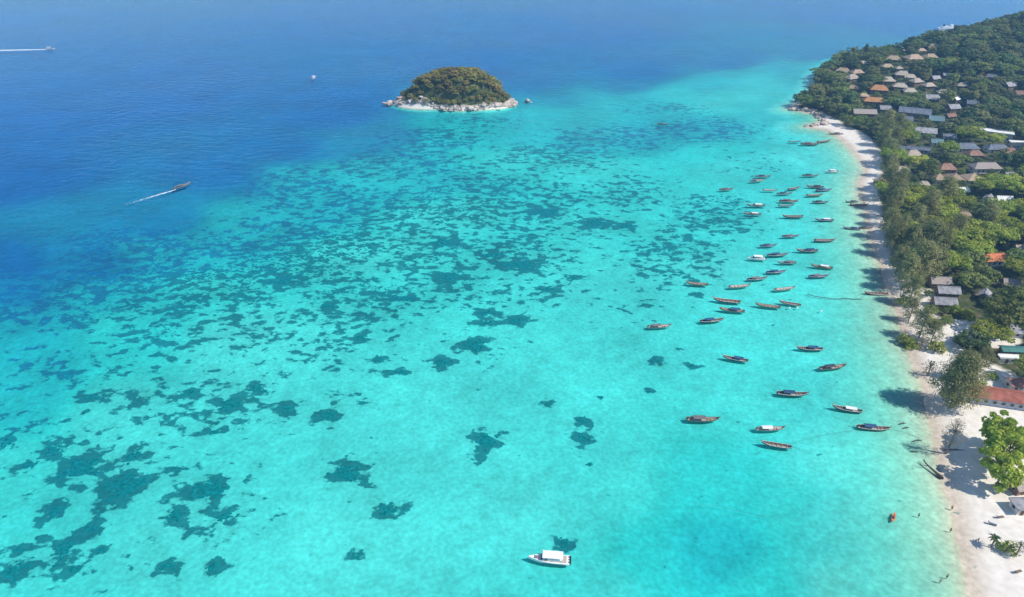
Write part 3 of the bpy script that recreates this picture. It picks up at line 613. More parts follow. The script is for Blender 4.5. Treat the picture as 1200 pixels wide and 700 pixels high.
house(1159,231,14,'gable','grey','wallpale',rz=.8,label='small grey gabled cottage beside the pale grey cottage',name='cottage')
house(1177,232,19,'gable','white','wallpale',ratio=.6,rz=-.1,label='pale grey gabled cottage in the trees',name='cottage')
house(1192,236,12,'gable','pale','wallpale',rz=.3,label='small beige cottage next to the pale grey cottage',name='cottage')
house(1163,301,28,'gable','tile','wallpale',ratio=.62,rz=.02,hw=3,keep=1.5,label='house with bright orange tiled roof surrounded by trees',name='house')
house(1196,288,12,'gable','pale','wallpale',label='beige roofed hut half hidden behind the orange roofed house',name='hut')
house(1102,328,26,'gable','wood',ratio=.6,rz=-.1,label='brown boarded beach house, rear one of three in a row',name='beach_house')
house(1111,339,27,'gable','grey',ratio=.55,rz=-.1,label='grey sheet roofed beach house in the middle of three',name='beach_house')
house(1107,352,29,'gable','grey',ratio=.55,rz=-.1,label='grey sheet roofed beach house, front one of three facing open sand',name='beach_house')
house(1155,343,16,'gable','grey',rz=.9,label='grey roofed cottage beside the large dark tree',name='cottage')
house(1186,384,26,'hip','grey','wallpale',label='grey hip roofed house behind the green awning bar',name='house')
house(1196,408,50,'gable','green','wallwood',ratio=.22,rz=-.08,hw=3,hr=.5,label='beach bar with dark green roof and yellow green awning',name='beach_bar',cat='building')
house(1192,418,44,'flat','white','wallpale',ratio=.12,rz=-.08,hw=2.2,label='white topped serving counter in front of the green beach bar',name='bar_counter',cat='building')
house(1192,446,22,'gable','brown','wallpale',label='small red brown roofed kitchen behind the long red roof',name='kitchen')
rb = house(1190,463,140,'gable','red','wallblue',ratio=.20,rz=-.27,hw=3.0,hr=1.5,label='long red roofed beachfront building with blue grey walls',name='beachfront_building',cat='building')
house(1200,566,30,'gable','wood','wallwood',ratio=.6,rz=.2,hw=2.4,label='boarded hut beside the bright green almond trees',name='hut')
sh_ = house(1199,590,22,'flat','grey','wallpale',ratio=.8,hw=2.2,label='small grey beach kiosk on open white sand',name='kiosk')

# ------------------------------------------------------------------ planted trees the picture singles out
def at_px(px, py, z=2.0): return gp(px, py, z)
x, y = at_px(1115, 473); plant('bigcas', x, y, 21, 'largest casuarina tree on the beach beside the long red roof', None, wide=.92)
for (px, py, h, wd, lb) in [(1168,567,11.5,.92,'front bright green almond tree standing on white sand'),(1173,543,12,.92,'middle bright green almond tree of the beach row'),(1164,524,12,.88,'rear bright green almond tree nearest the long red roof')]:
    x, y = at_px(px, py); plant('bright', x, y, h, lb, 'almond trees on the sand', wide=wd)
x, y = at_px(1110, 528, 1.5); plant('bare', x, y, 13, 'thin sparse tree standing alone at the edge of the water', None)
x, y = at_px(1089, 436); plant('dryshrub', x, y, 6, 'dry twiggy shrub leaning over sand beside the largest casuarina', None, 'shrub')
x, y = at_px(1080, 404); plant('dryshrub', x, y, 4.5, 'low dry shrub among beach clutter under the small casuarinas', None, 'shrub')
for (px, py, h, lb) in [(1192,648,5,'dry olive bush beside the small palm'),]:
    x, y = at_px(px, py); plant('dryshrub', x, y, h, lb, None, 'shrub', wide=.8)
x, y = at_px(1181, 642); plant('shrub', x, y, 2.6, 'round low green bush on sand between palm and olive bush', None, 'shrub')
CASL = 'feathery grey green casuarina tree along the back of the beach'
for (px, py, h, wd) in [(1078,392,12,1.0),(1066,372,10,1.0),(1092,398,9,1.1),(1066,352,14,1.0),(1058,336,16,1.0),(1075,330,19,1.1),(1098,300,15,1.0),(1050,318,15,1),(1040,296,15,1),(1062,300,18,1),(1085,300,18,1.1),(1034,276,14,1),
                        (1027,262,13,.9),(1038,242,12,1.0),(1035,243,16,1),(1050,245,16,1),(1039,219,12,1),(1040,222,16,1),(1052,226,14,1),(1020,205,13,1.0),(1030,190,14,1),(1026,178,15,1.0),(1037,170,16,1.0),(1045,178,16,1),(1050,160,15,1),(1036,158,16,1.0),(1120,440,9,1.0),(1150,430,9,1.2)]:
    x, y = at_px(px, py); 
    while D1(x, y) < np.interp(y, [230, 300, 340, 400, 430, 470], [3, 6, 12, 13, 18, 18]): x += 1
    plant('cas', x, y, h, CASL, 'casuarinas behind the beach', wide=wd)
x, y = at_px(1172, 389); plant('broad', x, y, 14, 'largest dark rounded tree shading the open sand yard', None, wide=1.1, name='broadleaf_tree')
x, y = gt(1011, 74); plant('pine', x, y, 17, 'tall slim dark pine rising above the headland trees', None, wide=1.35)
x, y = gt(1021, 72); plant('pine', x, y, 11, 'shorter slim pine just below the tall one on the headland', None)

for (px, py) in [(1052,57),(1060,55),(1068,53),(1040,64),(1030,68),(1076,52)]:
    x, y = gt(px, py+8); plant('ever', x, y+9, 11, 'dark evergreen on the ridge directly behind the top row of bungalows', 'ridge evergreens behind the bungalows')
# ------------------------------------------------------------------ forest
placed = [(o.location.x, o.location.y, 4.0) for o in bpy.data.objects if o.parent is None and o.get('category') in ('tree', 'shrub') and abs(o.location.x)+abs(o.location.y) > 1]
def clear_of_houses(x, y, r):
    for hx, hy, hw_, hd, rz in HOUSES:
        if (x-hx)**2+(y-hy)**2 < (0.5*max(hw_, hd)+r*.45+1.0)**2:
            dx, dy = x-hx, y-hy; a = dx*math.cos(rz)+dy*math.sin(rz); b = -dx*math.sin(rz)+dy*math.cos(rz)
            if abs(a) < hw_/2+r*.5+.6 and abs(b) < hd/2+r*.5+.6: return False
    return True
OPEN = [(1000,211,1030,252),(1144,300,1184,334),(1118,364,1186,401),(1074,332,1098,345),(1085,478,1260,760),(1056,388,1100,470)]
def hides(x, y, z, r, h):
    cx, cy0 = to_px(x, y, z); _, cy1 = to_px(x, y, z+h); k = pxm(x, y, z)
    L_, R_, T_, B_ = cx-r*k*.7, cx+r*k*.7, cy1+1.5, cy0-h*.25*k*.85
    for (a, b, c, d, hy) in NEAR:
        if y < hy+1 and R_ > a and L_ < c and B_ > b and T_ < d: return True
    return False
cnt = {}
KINDS = {'olive': ('olive green bushy tree on the forested hillside', 'olive green trees of the hillside'), 'ever': ('dark green dense crowned evergreen tree in the hill forest', 'evergreen trees of the forest'), 'broad': ('round mid green broadleaf tree in the forest behind the beach', 'broadleaf trees of the forest'), 'lime': ('flat crowned yellow green tree spreading among the forest', 'yellow green spreading trees'), 'cas': (CASL, 'casuarinas behind the beach')}
XY = []
for i in range(26000):
    x = rnd.uniform(150, 530); y = rnd.uniform(185, 735); XY.append((x, y))
XYa = np.array(XY); DD = shore_dist(XYa[:, 0], XYa[:, 1]); HH = height(XYa[:, 0], XYa[:, 1])
for (x, y), d, z in zip(XY, DD, HH):
    need = np.interp(y, [185, 205, 230, 300, 400, 430, 470, 505, 520], [30, 22, 11, 6, 12, 20, 23, 8, 2.2])
    if d < need: continue
    px, py = to_px(x, y, z)
    if px > 1222 or py > 470 or py < -20: continue
    if any(a < px < c and b < py < d2 for a, b, c, d2 in OPEN): continue
    far = y > 440
    if y > (700 if x < 400 else 676): continue
    if d < 4 and x < 232: continue
    if far: kind = rnd.choices(['broad', 'ever', 'olive'], [.38, .36, .26])[0]
    elif d < 20 and y < 420: kind = rnd.choices(['cas', 'broad', 'lime', 'ever'], [.5, .2, .2, .1])[0]
    else: kind = rnd.choices(['broad', 'lime', 'cas', 'ever'], [.34, .42, .12, .12])[0]
    h = {'broad': rnd.uniform(8, 12.5), 'ever': rnd.uniform(8, 12), 'olive': rnd.uniform(7.5, 11.5), 'lime': rnd.uniform(8.5, 12), 'cas': rnd.uniform(12, 17)}[kind]
    if far: h *= 1.0
    r = {'broad': h*.5, 'ever': h*.5, 'olive': h*.5, 'lime': h*.62, 'cas': h*.36}[kind]
    if any((x-a)**2+(y-b)**2 < (.56*(r+c))**2 for a, b, c in placed): continue
    if not clear_of_houses(x, y, r): continue
    if hides(x, y, z, r, h):
        h = rnd.uniform(2.6, 4.6); kind = rnd.choice(['broad', 'ever']); r = h*.55
        if hides(x, y, z, r, h): continue
    if cnt.get(kind, 0) >= 290: continue
    cnt[kind] = cnt.get(kind, 0)+1; placed.append((x, y, r))
    plant(kind, x, y, h, KINDS[kind][0], KINDS[kind][1], wide=rnd.uniform(.95, 1.15))
print('FOREST', cnt, len(HOUSES))
# undergrowth along forest edges
for (px, py) in [(1062,395),(1070,400),(1098,405),(1128,398),(1150,400),(1135,440),(1165,438),(1150,450),(1060,350),(1112,372),(1090,375),(1120,362),(1135,368)]:
    x, y = at_px(px, py, 3); plant('shrub', x, y, rnd.uniform(2.2, 3.6), 'low green shrub growing along the edge of the sandy yard', 'shrubs around the sandy yard', 'shrub')

# ------------------------------------------------------------------ the islet: scrub and boulders
n = 0; pl = []
for i in range(2600):
    x = rnd.uniform(-100, 8); y = rnd.uniform(515, 572); ih, r = island_h(np.array([x]), np.array([y]))
    if r[0] > .93 or any((x-a)**2+(y-b)**2 < 3.1**2 for a, b in pl): continue
    if y > 562: continue
    pl.append((x, y)); plant('scrub', x, y, rnd.uniform(3.4, 5.6)*(1 if r[0] < .8 else .7), 'olive scrub tree on the small rocky islet', 'scrub trees on the islet'); n += 1
    if n > 230: break
def boulder_mesh(seed):
    rr = np.random.default_rng(seed); bm = bmesh.new(); bmesh.ops.create_icosphere(bm, subdivisions=2, radius=1)
    pl_ = [(v/np.linalg.norm(v), rr.uniform(.55, .9)) for v in rr.normal(size=(9, 3))]
    for v in bm.verts:
        c = np.array(v.co); 
        for nrm, k in pl_:
            d = c@nrm
            if d > k: c = c-nrm*(d-k)*.85
        v.co = Vector(c*(1+rr.normal(0, .025))*np.array([1.15, 1, .8]))
    me_ = bpy.data.meshes.new('boulder'); bm.to_mesh(me_); bm.free(); me_.materials.append(M['rock']); return me_
BM = [boulder_mesh(200+i) for i in range(6)]
def boulder(x, y, r, label, group):
    z = max(H1(x, y), -.6); o = obj('boulder', BM[rnd.randrange(6)], None, (x, y, z+r*.25), (rnd.uniform(-.3, .3), rnd.uniform(-.3, .3), rnd.uniform(0, 6.28)), (r*rnd.uniform(.8, 1.3), r, r*rnd.uniform(.7, 1.2)))
    return tag(o, label, 'rock', group)
nb = 0
for i in range(1400):
    a = rnd.uniform(0, 2*math.pi); 
    if math.sin(a) > .55: continue
    f = rnd.uniform(.93, 1.03); k = 1/(1+0.06*math.sin(3*a+1)+0.05*math.sin(5*a))
    x = ISL[0]+44*f*k*math.cos(a); y = ISL[1]+22*f*k*math.sin(a)
    boulder(x, y, rnd.choice([.7, .9, 1.0, 1.3, 1.6, 2.4])*rnd.uniform(.7, 1.1), 'weathered pale granite boulder on the waterline of the islet', 'boulders around the islet'); nb += 1
    if nb > 165: break
for i in range(24):
    t = rnd.uniform(0, 1); x = -104+22*t; y = 541+5*t+rnd.uniform(-4, 4)*(.4+.6*t)
    boulder(x, y, rnd.uniform(1.0, 2.6), 'pale granite boulder on the low spit of the islet', 'boulders on the islet spit')
x, y = gp(618, 118); boulder(x, y, 2.2, 'lone rock standing in the water just off the islet', None)
x, y = gp(622, 119.5); boulder(x, y, 1.2, 'smaller rock beside the lone rock off the islet', None)
rv_, rf_ = [], []
for i in range(760):
    a = rnd.uniform(math.pi*.98, math.pi*2.05); f = rnd.uniform(.93, 1.035); k = 1/(1+0.06*math.sin(3*a+1)+0.05*math.sin(5*a))
    x = ISL[0]+44*f*k*math.cos(a); y = ISL[1]+22*f*k*math.sin(a); z = max(H1(x, y), -.3); r_ = rnd.uniform(.35, .95); src = BM[i % 6]; o_ = len(rv_); ca_, sa_ = math.cos(i), math.sin(i)
    rv_ += [(x+r_*(v.co.x*ca_-v.co.y*sa_), y+r_*(v.co.x*sa_+v.co.y*ca_), z+r_*.2+r_*v.co.z) for v in src.vertices]; rf_ += [tuple(o_+j for j in p.vertices) for p in src.polygons]
tag(obj('rock_rubble', mesh('rock_rubble', rv_, rf_, M['rock'])), 'small pale rocks packed between the boulders of the islet shore', 'rocks', kind='stuff')
HB = 'granite boulder along the rocky point of the headland'
for (p, q_, n_, sp) in [((923,128),(955,131),30,2.2),((943,148),(972,146),28,2.4),((934,121),(944,112),16,2.5),((955,134),(965,143),12,2.0)]:
    a = gp(*p); b = gp(*q_)
    for i in range(n_):
        t = rnd.uniform(0, 1); boulder(a[0]+(b[0]-a[0])*t+rnd.uniform(-sp, sp), a[1]+(b[1]-a[1])*t+rnd.uniform(-sp, sp), rnd.uniform(.7, 2.1), HB, 'boulders on the headland shore')
# ------------------------------------------------------------------ longtail boats
HULL = {'brown': mat('brown_hull_paint', (.10,.075,.06,1), .7, .35, 1.5), 'tan': mat('varnished_hull', (.33,.26,.19,1), .7, .35, 1.5), 'teal': mat('teal_hull_paint', (.03,.16,.17,1), .55, .3, 1.5), 'pale': mat('weathered_hull', (.52,.47,.40,1), .7, .3, 1.5),
        'red': mat('red_brown_hull', (.17,.085,.062,1), .7, .3, 1.5), 'blue': mat('blue_hull_paint', (.05,.11,.20,1), .6, .3, 1.5), 'white': mat('white_gelcoat', (.80,.80,.78,1), .35, .05, 1, spec=.5)}
CAN = {'blue': mat('blue_tarpaulin', (.03,.085,.17,1), .8, .25, 1.5, rand=.15), 'white': mat('white_tarpaulin', (.74,.73,.70,1), .7, .12, 1.5), 'grey': mat('grey_tarpaulin', (.19,.18,.18,1), .8, .3, 1.5, rand=.2), 'dark': mat('dark_tarpaulin', (.055,.065,.085,1), .8, .25, 1.5)}
M['floor'] = mat('bleached_planks', (.46,.40,.32,1), .85, .3, 2.5, stretch=(1,5,1)); M['bench'] = mat('bench_wood', (.30,.24,.18,1), .8, .3, 3); M['engine'] = mat('engine_metal', (.09,.09,.10,1), .45, .3, 3, metal=.6, spec=.5)
M['trim_w'] = mat('white_trim', (.66,.63,.58,1), .6, .2, 2); M['trim_d'] = mat('dark_trim', (.08,.07,.06,1), .6, .2, 2); M['ribbon'] = mat('prow_ribbons', (.55,.10,.12,1), .8, .4, 6, col2=(.65,.45,.08,1)); M['rope'] = mat('mooring_rope', (.12,.13,.12,1), .9, .2, 3)
M['post'] = mat('canopy_pole', (.30,.27,.23,1), .6, .2, 2)
def hull_shape(t):
    b = 1.15*max(0.0, 1-abs((t-.44)/.58)**2.8)**.75*(1 if t > .04 else 1); b = max(b, .62*(1-t)**.3 if t < .1 else .035)
    zs = .50+.16*(1-t)**3+.80*max(0, (t-.45)/.55)**3.0; zk = -.34+.16*(1-t)**4+.75*max(0, (t-.62)/.38)**2.6
    return b, zs, min(zk, zs-.12)
def hull_mesh(m):
    st = [0, .05, .12, .22, .34, .46, .58, .68, .77, .85, .92, .97, 1.0]; L = 11.0; V = []; Fc = []; n = 10
    for t in st:
        b, zs, zk = hull_shape(t); x = -L/2+L*t
        for (f, g) in ((1.0,1.0),(.88,.55),(.55,.12),(0,0),(-.55,.12),(-.88,.55),(-1.0,1.0)): V.append((x, b*f, zk+(zs-zk)*g))
        bi = max(b-.07, .012); zi = min(zk+.12, zs-.05)
        for (f, g) in ((-1.0,1.0),(0,.0),(1.0,1.0)): V.append((x+(.05 if t == 0 else 0), bi*f*(1 if g else 1), zs-.005 if g else zi))
    for i in range(len(st)-1):
        for k in range(n): Fc.append((i*n+k, i*n+(k+1) % n, (i+1)*n+(k+1) % n, (i+1)*n+k))
    Fc.append(tuple(range(n))); Fc.append(tuple((len(st)-1)*n+k for k in range(n))[::-1])
    return mesh('hull', V, Fc, m)
def rail_mesh(m):
    b = MB()
    for s in (-1, 1):
        P = []
        for t in (0, .06, .14, .25, .38, .5, .62, .73, .83, .91, .97, 1.0):
            w_, zs, zk = hull_shape(t); P.append((-5.5+11*t, s*(w_+.01), zs+.02))
        b.tube(P, .075, 5)
    return b.me('gunwale', m)
def floor_mesh():
    V = []; Fc = []; tt = (.04, .15, .3, .45, .6, .74, .84)
    for t in tt:
        w_, zs, zk = hull_shape(t); z = zk+(zs-zk)*.42; V += [(-5.5+11*t, -w_*.80, z), (-5.5+11*t, w_*.80, z)]
    for i in range(len(tt)-1): Fc.append((2*i, 2*i+2, 2*i+3, 2*i+1))
    return mesh('floor', V, Fc, M['floor'])
def canopy_mesh(x0, x1, w_, z, m):
    V = []; Fc = []; n = 6
    for j, zz in enumerate((0, .05)):
        for i, x in enumerate((x0, (x0+x1)/2, x1)):
            for k in range(n+1):
                a = -1+2*k/n; V.append((x, a*w_, z+zz+.22*(1-a*a)-(.05 if i == 1 else 0)))
    q = 3*(n+1)
    for i in range(2):
        for k in range(n):
            a = i*(n+1)+k; Fc.append((a, a+1, a+n+2, a+n+1)); Fc.append((q+a, q+a+n+1, q+a+n+2, q+a+1))
    for i in (0, 2):
        for k in range(n): a = i*(n+1)+k; Fc.append((a, a+1, q+a+1, q+a))
    for i in range(2):
        for k in (0, n): a = i*(n+1)+k; Fc.append((a, a+n+1, q+a+n+1, q+a))
    return mesh('canopy', V, Fc, m)
post_me = MB().tube([(0,0,0), (0,0,.92)], .035, 5).me('canopy_post', M['post'])
bench_me = MB().box((0,0,0), (.28, 1.0, .06)).me('bench', M['bench'])
prow_me = MB().tube([(5.25,0,.95), (5.6,0,1.38), (5.85,0,1.8), (5.98,0,2.15)], [.12, .13, .12, .07], 6).me('prow', M['bench'])
rib_me = MB().tube([(5.68,0,1.5), (5.82,0,1.75)], [.2, .18], 7).box((5.82, 0, 1.35), (.1, .26, .45)).me('ribbon', M['ribbon'])
eng_me = MB().box((-5.05, 0, .92), (.75, .42, .42), 0, .8).tube([(-5.0,.0,.7), (-5.0,0,.3)], .07, 6).box((-4.8, .1, 1.2), (.3, .3, .18)).me('engine', M['engine'])
shaft_me = MB().tube([(-5.3,0,.95), (-7.0,0,.35), (-8.4,0,.02)], .045, 5).me('tail_shaft', M['engine'])
prop_me = MB().box((-8.42, 0, .02), (.05, .34, .09)).box((-8.42, 0, .02), (.05, .09, .34)).me('propeller', M['engine'])
tiller_me = MB().tube([(-4.8,0,1.1), (-3.7,.1,1.35)], .03, 5).me('tiller', M['post'])
HULLM = {k: hull_mesh(HULL[k]) for k in ('brown', 'tan', 'teal', 'pale', 'red', 'blue')}
RAIL = {'w': rail_mesh(M['trim_w']), 'd': rail_mesh(M['trim_d'])}; FLOORM = floor_mesh()
CANM = {k: canopy_mesh(-3.3, 0.9, .98, 1.32, CAN[k]) for k in CAN}
def longtail(x, y, rz, s, hull, can, label, group, z=0.0):
    r = empty('longtail_boat', (x, y, z), rz, s); tag(r, label, 'boat', group)
    obj('hull', HULLM[hull], r); obj('gunwale', RAIL['w' if hull in ('brown', 'teal', 'red', 'blue') else 'd'], r); obj('floor', FLOORM, r)
    p = obj('prow', prow_me, r); obj('ribbon', rib_me, p)
    e = obj('engine', eng_me, r); obj('tail_shaft', shaft_me, e); obj('propeller', prop_me, e); obj('tiller', tiller_me, e)
    for bx in ((-3.9, -2.0, -.3, 1.4, 2.8) if can == 'none' else (1.9, 2.9)): obj('bench', bench_me, r, (bx, 0, .42), (0,0,0), (1, 1.6 if bx < 2 else 1.35, 1))
    if can != 'none':
        c = obj('canopy', CANM[can], r)
        for px_ in (-3.15, -1.2, .75):
            for sy in (-.88, .88): obj('canopy_post', post_me, c, (px_, sy, .5))
    return r
CW = {'blue': 'blue canopy', 'white': 'white canopy', 'grey': 'grey canopy', 'dark': 'dark canopy', 'none': 'open uncovered deck'}
HW = {'brown': 'dark brown', 'tan': 'tan wooden', 'teal': 'dark teal', 'pale': 'pale weathered', 'red': 'red brown', 'blue': 'blue painted'}
BOATS = [  # picture x, y, length, drop of the right end, bow side, hull, canopy
 (817,332,28,3,-1,'tan','none'),(866,335,27,-2,1,'pale','none'),(887,326,26,-1,1,'teal','grey'),(919,338,25,-3,1,'pale','none'),(959,323,25,-1,1,'blue','grey'),(852,352,35,5,-1,'red','none'),(858,363,33,4,-1,'tan','blue'),(900,358,32,4,-1,'tan','none'),
 (926,355,28,4,-1,'red','none'),(772,382,30,-1,1,'pale','grey'),(834,375,30,-1,1,'brown','blue'),(862,420,33,5,-1,'brown','blue'),(949,408,33,0,-1,'brown','blue'),(975,430,34,-2,1,'tan','dark'),(928,461,40,4,1,'brown','blue'),(993,479,38,5,-1,'brown','white'),
 (823,491,42,2,1,'tan','grey'),(902,502,37,1,1,'pale','white'),(1023,501,42,4,1,'red','blue'),(910,521,39,6,-1,'brown','none'),
 (931,165,16,0,1,'teal','none'),(949,168,24,1,1,'brown','grey'),(965,165,16,-2,1,'brown','none'),(894,206,20,0,1,'teal','dark'),(887,211,18,-1,1,'pale','grey'),(949,205,20,0,1,'teal','dark'),(851,221,18,-1,1,'brown','grey'),(902,222,18,0,1,'pale','none'),
 (919,226,19,-1,1,'teal','blue'),(930,220,16,-2,1,'brown','none'),(955,218,22,1,-1,'brown','dark'),(965,222,20,-1,1,'blue','blue'),(954,228,20,-1,1,'tan','none'),(886,240,24,1,-1,'teal','white'),(924,235,24,0,1,'red','grey'),(921,240,20,0,1,'teal','none'),
 (961,236,20,0,1,'teal','dark'),(882,250,22,1,-1,'brown','white'),(929,253,27,1,-1,'brown','none'),(966,257,24,1,-1,'blue','white'),(998,267,22,2,-1,'blue','blue'),(926,276,22,0,1,'blue','grey'),
 (966,281,27,1,1,'red','none'),(900,287,21,0,1,'blue','blue'),(946,293,28,1,-1,'brown','blue'),(911,298,27,0,1,'teal','blue'),(922,307,25,1,-1,'teal','grey'),(909,318,25,-1,1,'blue','blue'),(963,312,28,3,-1,'tan','white')]
def from_px(px, py, ln, drop):
    a = gp(px-ln/2, py-drop/2); b = gp(px+ln/2, py+drop/2)
    return (a[0]+b[0])/2, (a[1]+b[1])/2, math.atan2(b[1]-a[1], b[0]-a[0]), math.hypot(b[0]-a[0], b[1]-a[1])
seen = {}
for b in BOATS: seen[(b[5], b[6])] = seen.get((b[5], b[6]), 0)+1
for (px, py, ln, dr, bow, hull, can) in BOATS:
    x, y, rz, L = from_px(px, py+1.5, ln, dr); s = min(1.15, max(.72, L/12.2)); rz += (0 if bow > 0 else math.pi)+rnd.uniform(-.09, .09)
    g = 'longtail boats moored off the beach'
    longtail(x, y, rz, s, hull, can, f'{HW[hull]} longtail boat with {CW[can]}, floating off the beach', g)
def beached(px, py, ln, dr, bow, hull, can, label):
    x, y, rz, L = from_px(px, py, ln, dr); longtail(x, y, rz+(0 if bow > 0 else math.pi), min(1.1, L/12), hull, can, label, None, max(.0, H1(x, y)+.22))
beached(979,158,18,1,-1,'pale','grey','pale longtail boat pulled up on the far sand by the rocky point')
beached(998,237,16,0,-1,'teal','dark','dark teal longtail boat nosing the beach beside a red brown one')
beached(1006,241,22,1,1,'red','none','red brown longtail boat drawn up on narrow sand under casuarinas')
beached(1014,268,18,0,1,'brown','dark','brown longtail boat with dark cover aground in casuarina shade')
beached(1027,345,30,1,-1,'red','none','red brown open longtail boat resting alone with its stern on the beach')
x, y, rz, L = from_px(776, 146, 10, 1); longtail(x, y, rz, .65, 'brown', 'dark', 'small dark longtail boat alone on the far reef flat', None)
x, y, rz, L = from_px(213, 219, 13, -4); longtail(x, y, rz, .9, 'brown', 'grey', 'brown longtail boat under way over deep water trailing a wake', None)
# ------------------------------------------------------------------ speedboats
def speed_parts(cab):
    L = 10.0; V = []; Fc = []; st = [0, .15, .35, .55, .72, .85, .94, 1.0]; n = 8
    for t in st:
        b = 1.35*max(.02, 1-max(0, (t-.35)/.65)**2.4); zs = .75+.35*t*t; zk = -.35+.55*max(0, (t-.6)/.4)**2
        x = -L/2+L*t
        V += [(x, b, zs), (x, b*.95, .25+.2*t), (x, b*.7, zk+.18), (x, 0, zk), (x, -b*.7, zk+.18), (x, -b*.95, .25+.2*t), (x, -b, zs), (x, 0, zs+.06)]
    for i in range(len(st)-1):
        for k in range(n): Fc.append((i*n+k, i*n+(k+1) % n, (i+1)*n+(k+1) % n, (i+1)*n+k))
    Fc.append(tuple(range(n))); Fc.append(tuple((len(st)-1)*n+k for k in range(n))[::-1])
    hull = mesh('hull', V, Fc, HULL['white']); P = [('hull', hull)]
    P.append(('stripe', MB().box((-.6, -1.36, .52), (7.2, .03, .12)).box((-.6, 1.36, .52), (7.2, .03, .12)).me('stripe', CAN['blue'])))
    P.append(('deck_well', MB().box((-1.6, 0, .86), (5.4, 2.0, .1)).me('deck_well', M['floor'])))
    P.append(('canopy', MB().box((-.9, 0, 2.25), (5.0, 2.3, .12), 0, .94).me('canopy', HULL['white'])))
    for sx in (-3.2, -.9, 1.3):
        for sy in (-1.0, 1.0): P.append(('canopy_post', MB().tube([(sx, sy, .8), (sx, sy*.97, 2.22)], .04, 5).me('canopy_post', M['post'])))
    P.append(('windscreen', MB().add([(1.9,-1.0,.95),(1.9,1.0,.95),(1.35,.9,1.75),(1.35,-.9,1.75),(1.95,-1.0,.95),(1.95,1.0,.95),(1.40,.9,1.75),(1.40,-.9,1.75)], [(0,1,2,3),(7,6,5,4),(0,4,5,1),(2,6,7,3),(0,3,7,4),(1,5,6,2)]).me('windscreen', M['glassdark'])))
    P.append(('bow_cushion', MB().box((3.0, 0, 1.06), (1.3, 1.0, .12), 0, .8).me('bow_cushion', CAN['grey'])))
    for sy in (-.65, .65): P.append(('seat', MB().box((-1.5, sy, 1.1), (3.6, .45, .4)).me('seat', HULL['white'])))
    for sy in (-.75, 0, .75): P.append(('outboard_engine', MB().box((-5.2, sy, .95), (.55, .36, .62), 0, .75).box((-5.25, sy, .3), (.22, .14, .9)).me('outboard_engine', M['engine'])))
    return P
SPP = speed_parts(True)
def speedboat(x, y, rz, s, label, z=0.0):
    r = empty('speedboat', (x, y, z), rz, s); tag(r, label, 'boat')
    for nm, m_ in SPP: obj(nm, m_, r)
    return r
x, y, rz, L = from_px(643, 657, 50, 4); speedboat(x, y, rz+math.pi, 1.05, 'white speedboat with hard canopy and outboards anchored alone over pale sand')
x, y, rz, L = from_px(886, 304, 23, 1); speedboat(x, y, rz+math.pi, .80, 'white speedboat lying among the moored longtail boats')
x, y, rz, L = from_px(974, 202, 15, 0); speedboat(x, y, rz+math.pi, .72, 'white speedboat moored close to the beach by the casuarinas')
x, y, rz, L = from_px(368, 91.5, 9, -2); speedboat(x, y, rz+.5, .8, 'small white boat alone on deep blue water beyond the islet')
x, y, rz, L = from_px(59, 58, 9, 0); speedboat(x, y, rz, 1.0, 'speedboat running across deep water with a long white wake')
# passenger ferry beyond the hill
x, y = gp(1109, 37.5); f = empty('ferry', (x, y, 0), .05, 1.0); tag(f, 'white and blue ferry on open sea behind the forested hill', 'ferry')
hl = MB(); V = []; Fc = []
for (t, b, zk, zs) in ((-14, 3.2, -1, 2.2), (-4, 3.6, -1.2, 2.0), (6, 3.3, -1.2, 2.3), (11, 1.8, -.9, 2.9), (14, .15, .6, 3.4)): V += [(t, b, zs), (t, b*.75, zk), (t, -b*.75, zk), (t, -b, zs)]
for i in range(4):
    for k in range(4): Fc.append((i*4+k, i*4+(k+1) % 4, i*4+4+(k+1) % 4, i*4+4+k))
Fc += [(0,1,2,3), (19,18,17,16)]
obj('hull', mesh('hull', V, Fc, CAN['blue']), f); obj('cabin', MB().box((-2, 0, 3.3), (18, 5.4, 2.4)).me('cabin', HULL['white']), f)
obj('upper_deck', MB().box((-1, 0, 5.4), (12, 4.6, 1.8)).me('upper_deck', HULL['white']), f); obj('wheelhouse', MB().box((4.2, 0, 7.1), (3.4, 3.2, 1.7), 0, .9).me('wheelhouse', HULL['white']), f)
for i in range(7): obj('window', MB().box((-9+2.3*i, -2.72, 3.5), (1.5, .06, .9)).me('window', M['glassdark']), f)
obj('mast', MB().tube([(3, 0, 7.9), (3, 0, 11.5)], .12, 5).me('mast', M['trim_w']), f); obj('funnel', MB().box((-5, 0, 7.2), (1.8, 1.6, 2.0), 0, .85).me('funnel', CAN['blue']), f)
# ------------------------------------------------------------------ wakes
def wake(p0, p1, w0, w1, label, n=40, strength=.62, curve=0.0):
    a, b = np.array(gp(*p0)), np.array(gp(*p1)); d = b-a; nrm = np.array([-d[1], d[0]])/np.hypot(*d); V = []; cov = []; Fc = []
    for i in range(n+1):
        t = i/n; c = a+d*t+nrm*curve*math.sin(math.pi*t); w_ = w0+(w1-w0)*t
        for k, f_ in enumerate((-1, -.5, 0, .5, 1)):
            o_ = c+nrm*w_*f_*(1+.35*(rnd.random()-.5)); V.append((o_[0], o_[1], .02+.10*(1-abs(f_))*(1-t)))
            cov.append((strength*(1-.75*t**1.5)-.28*abs(f_)) if abs(f_) < 1 else -.5)
    for i in range(n):
        for k in range(4): q_ = i*5+k; Fc.append((q_, q_+1, q_+6, q_+5))
    m_ = mesh('wake', V, Fc, M['foam'], True); at_ = m_.attributes.new('cover', 'FLOAT', 'POINT'); at_.data.foreach_set('value', cov)
    return tag(obj('wake', m_), label, 'wake', kind='stuff')
wake((206,222.5), (140,242), .7, 3.2, 'thin foam wake behind the brown longtail boat under way', strength=.62)
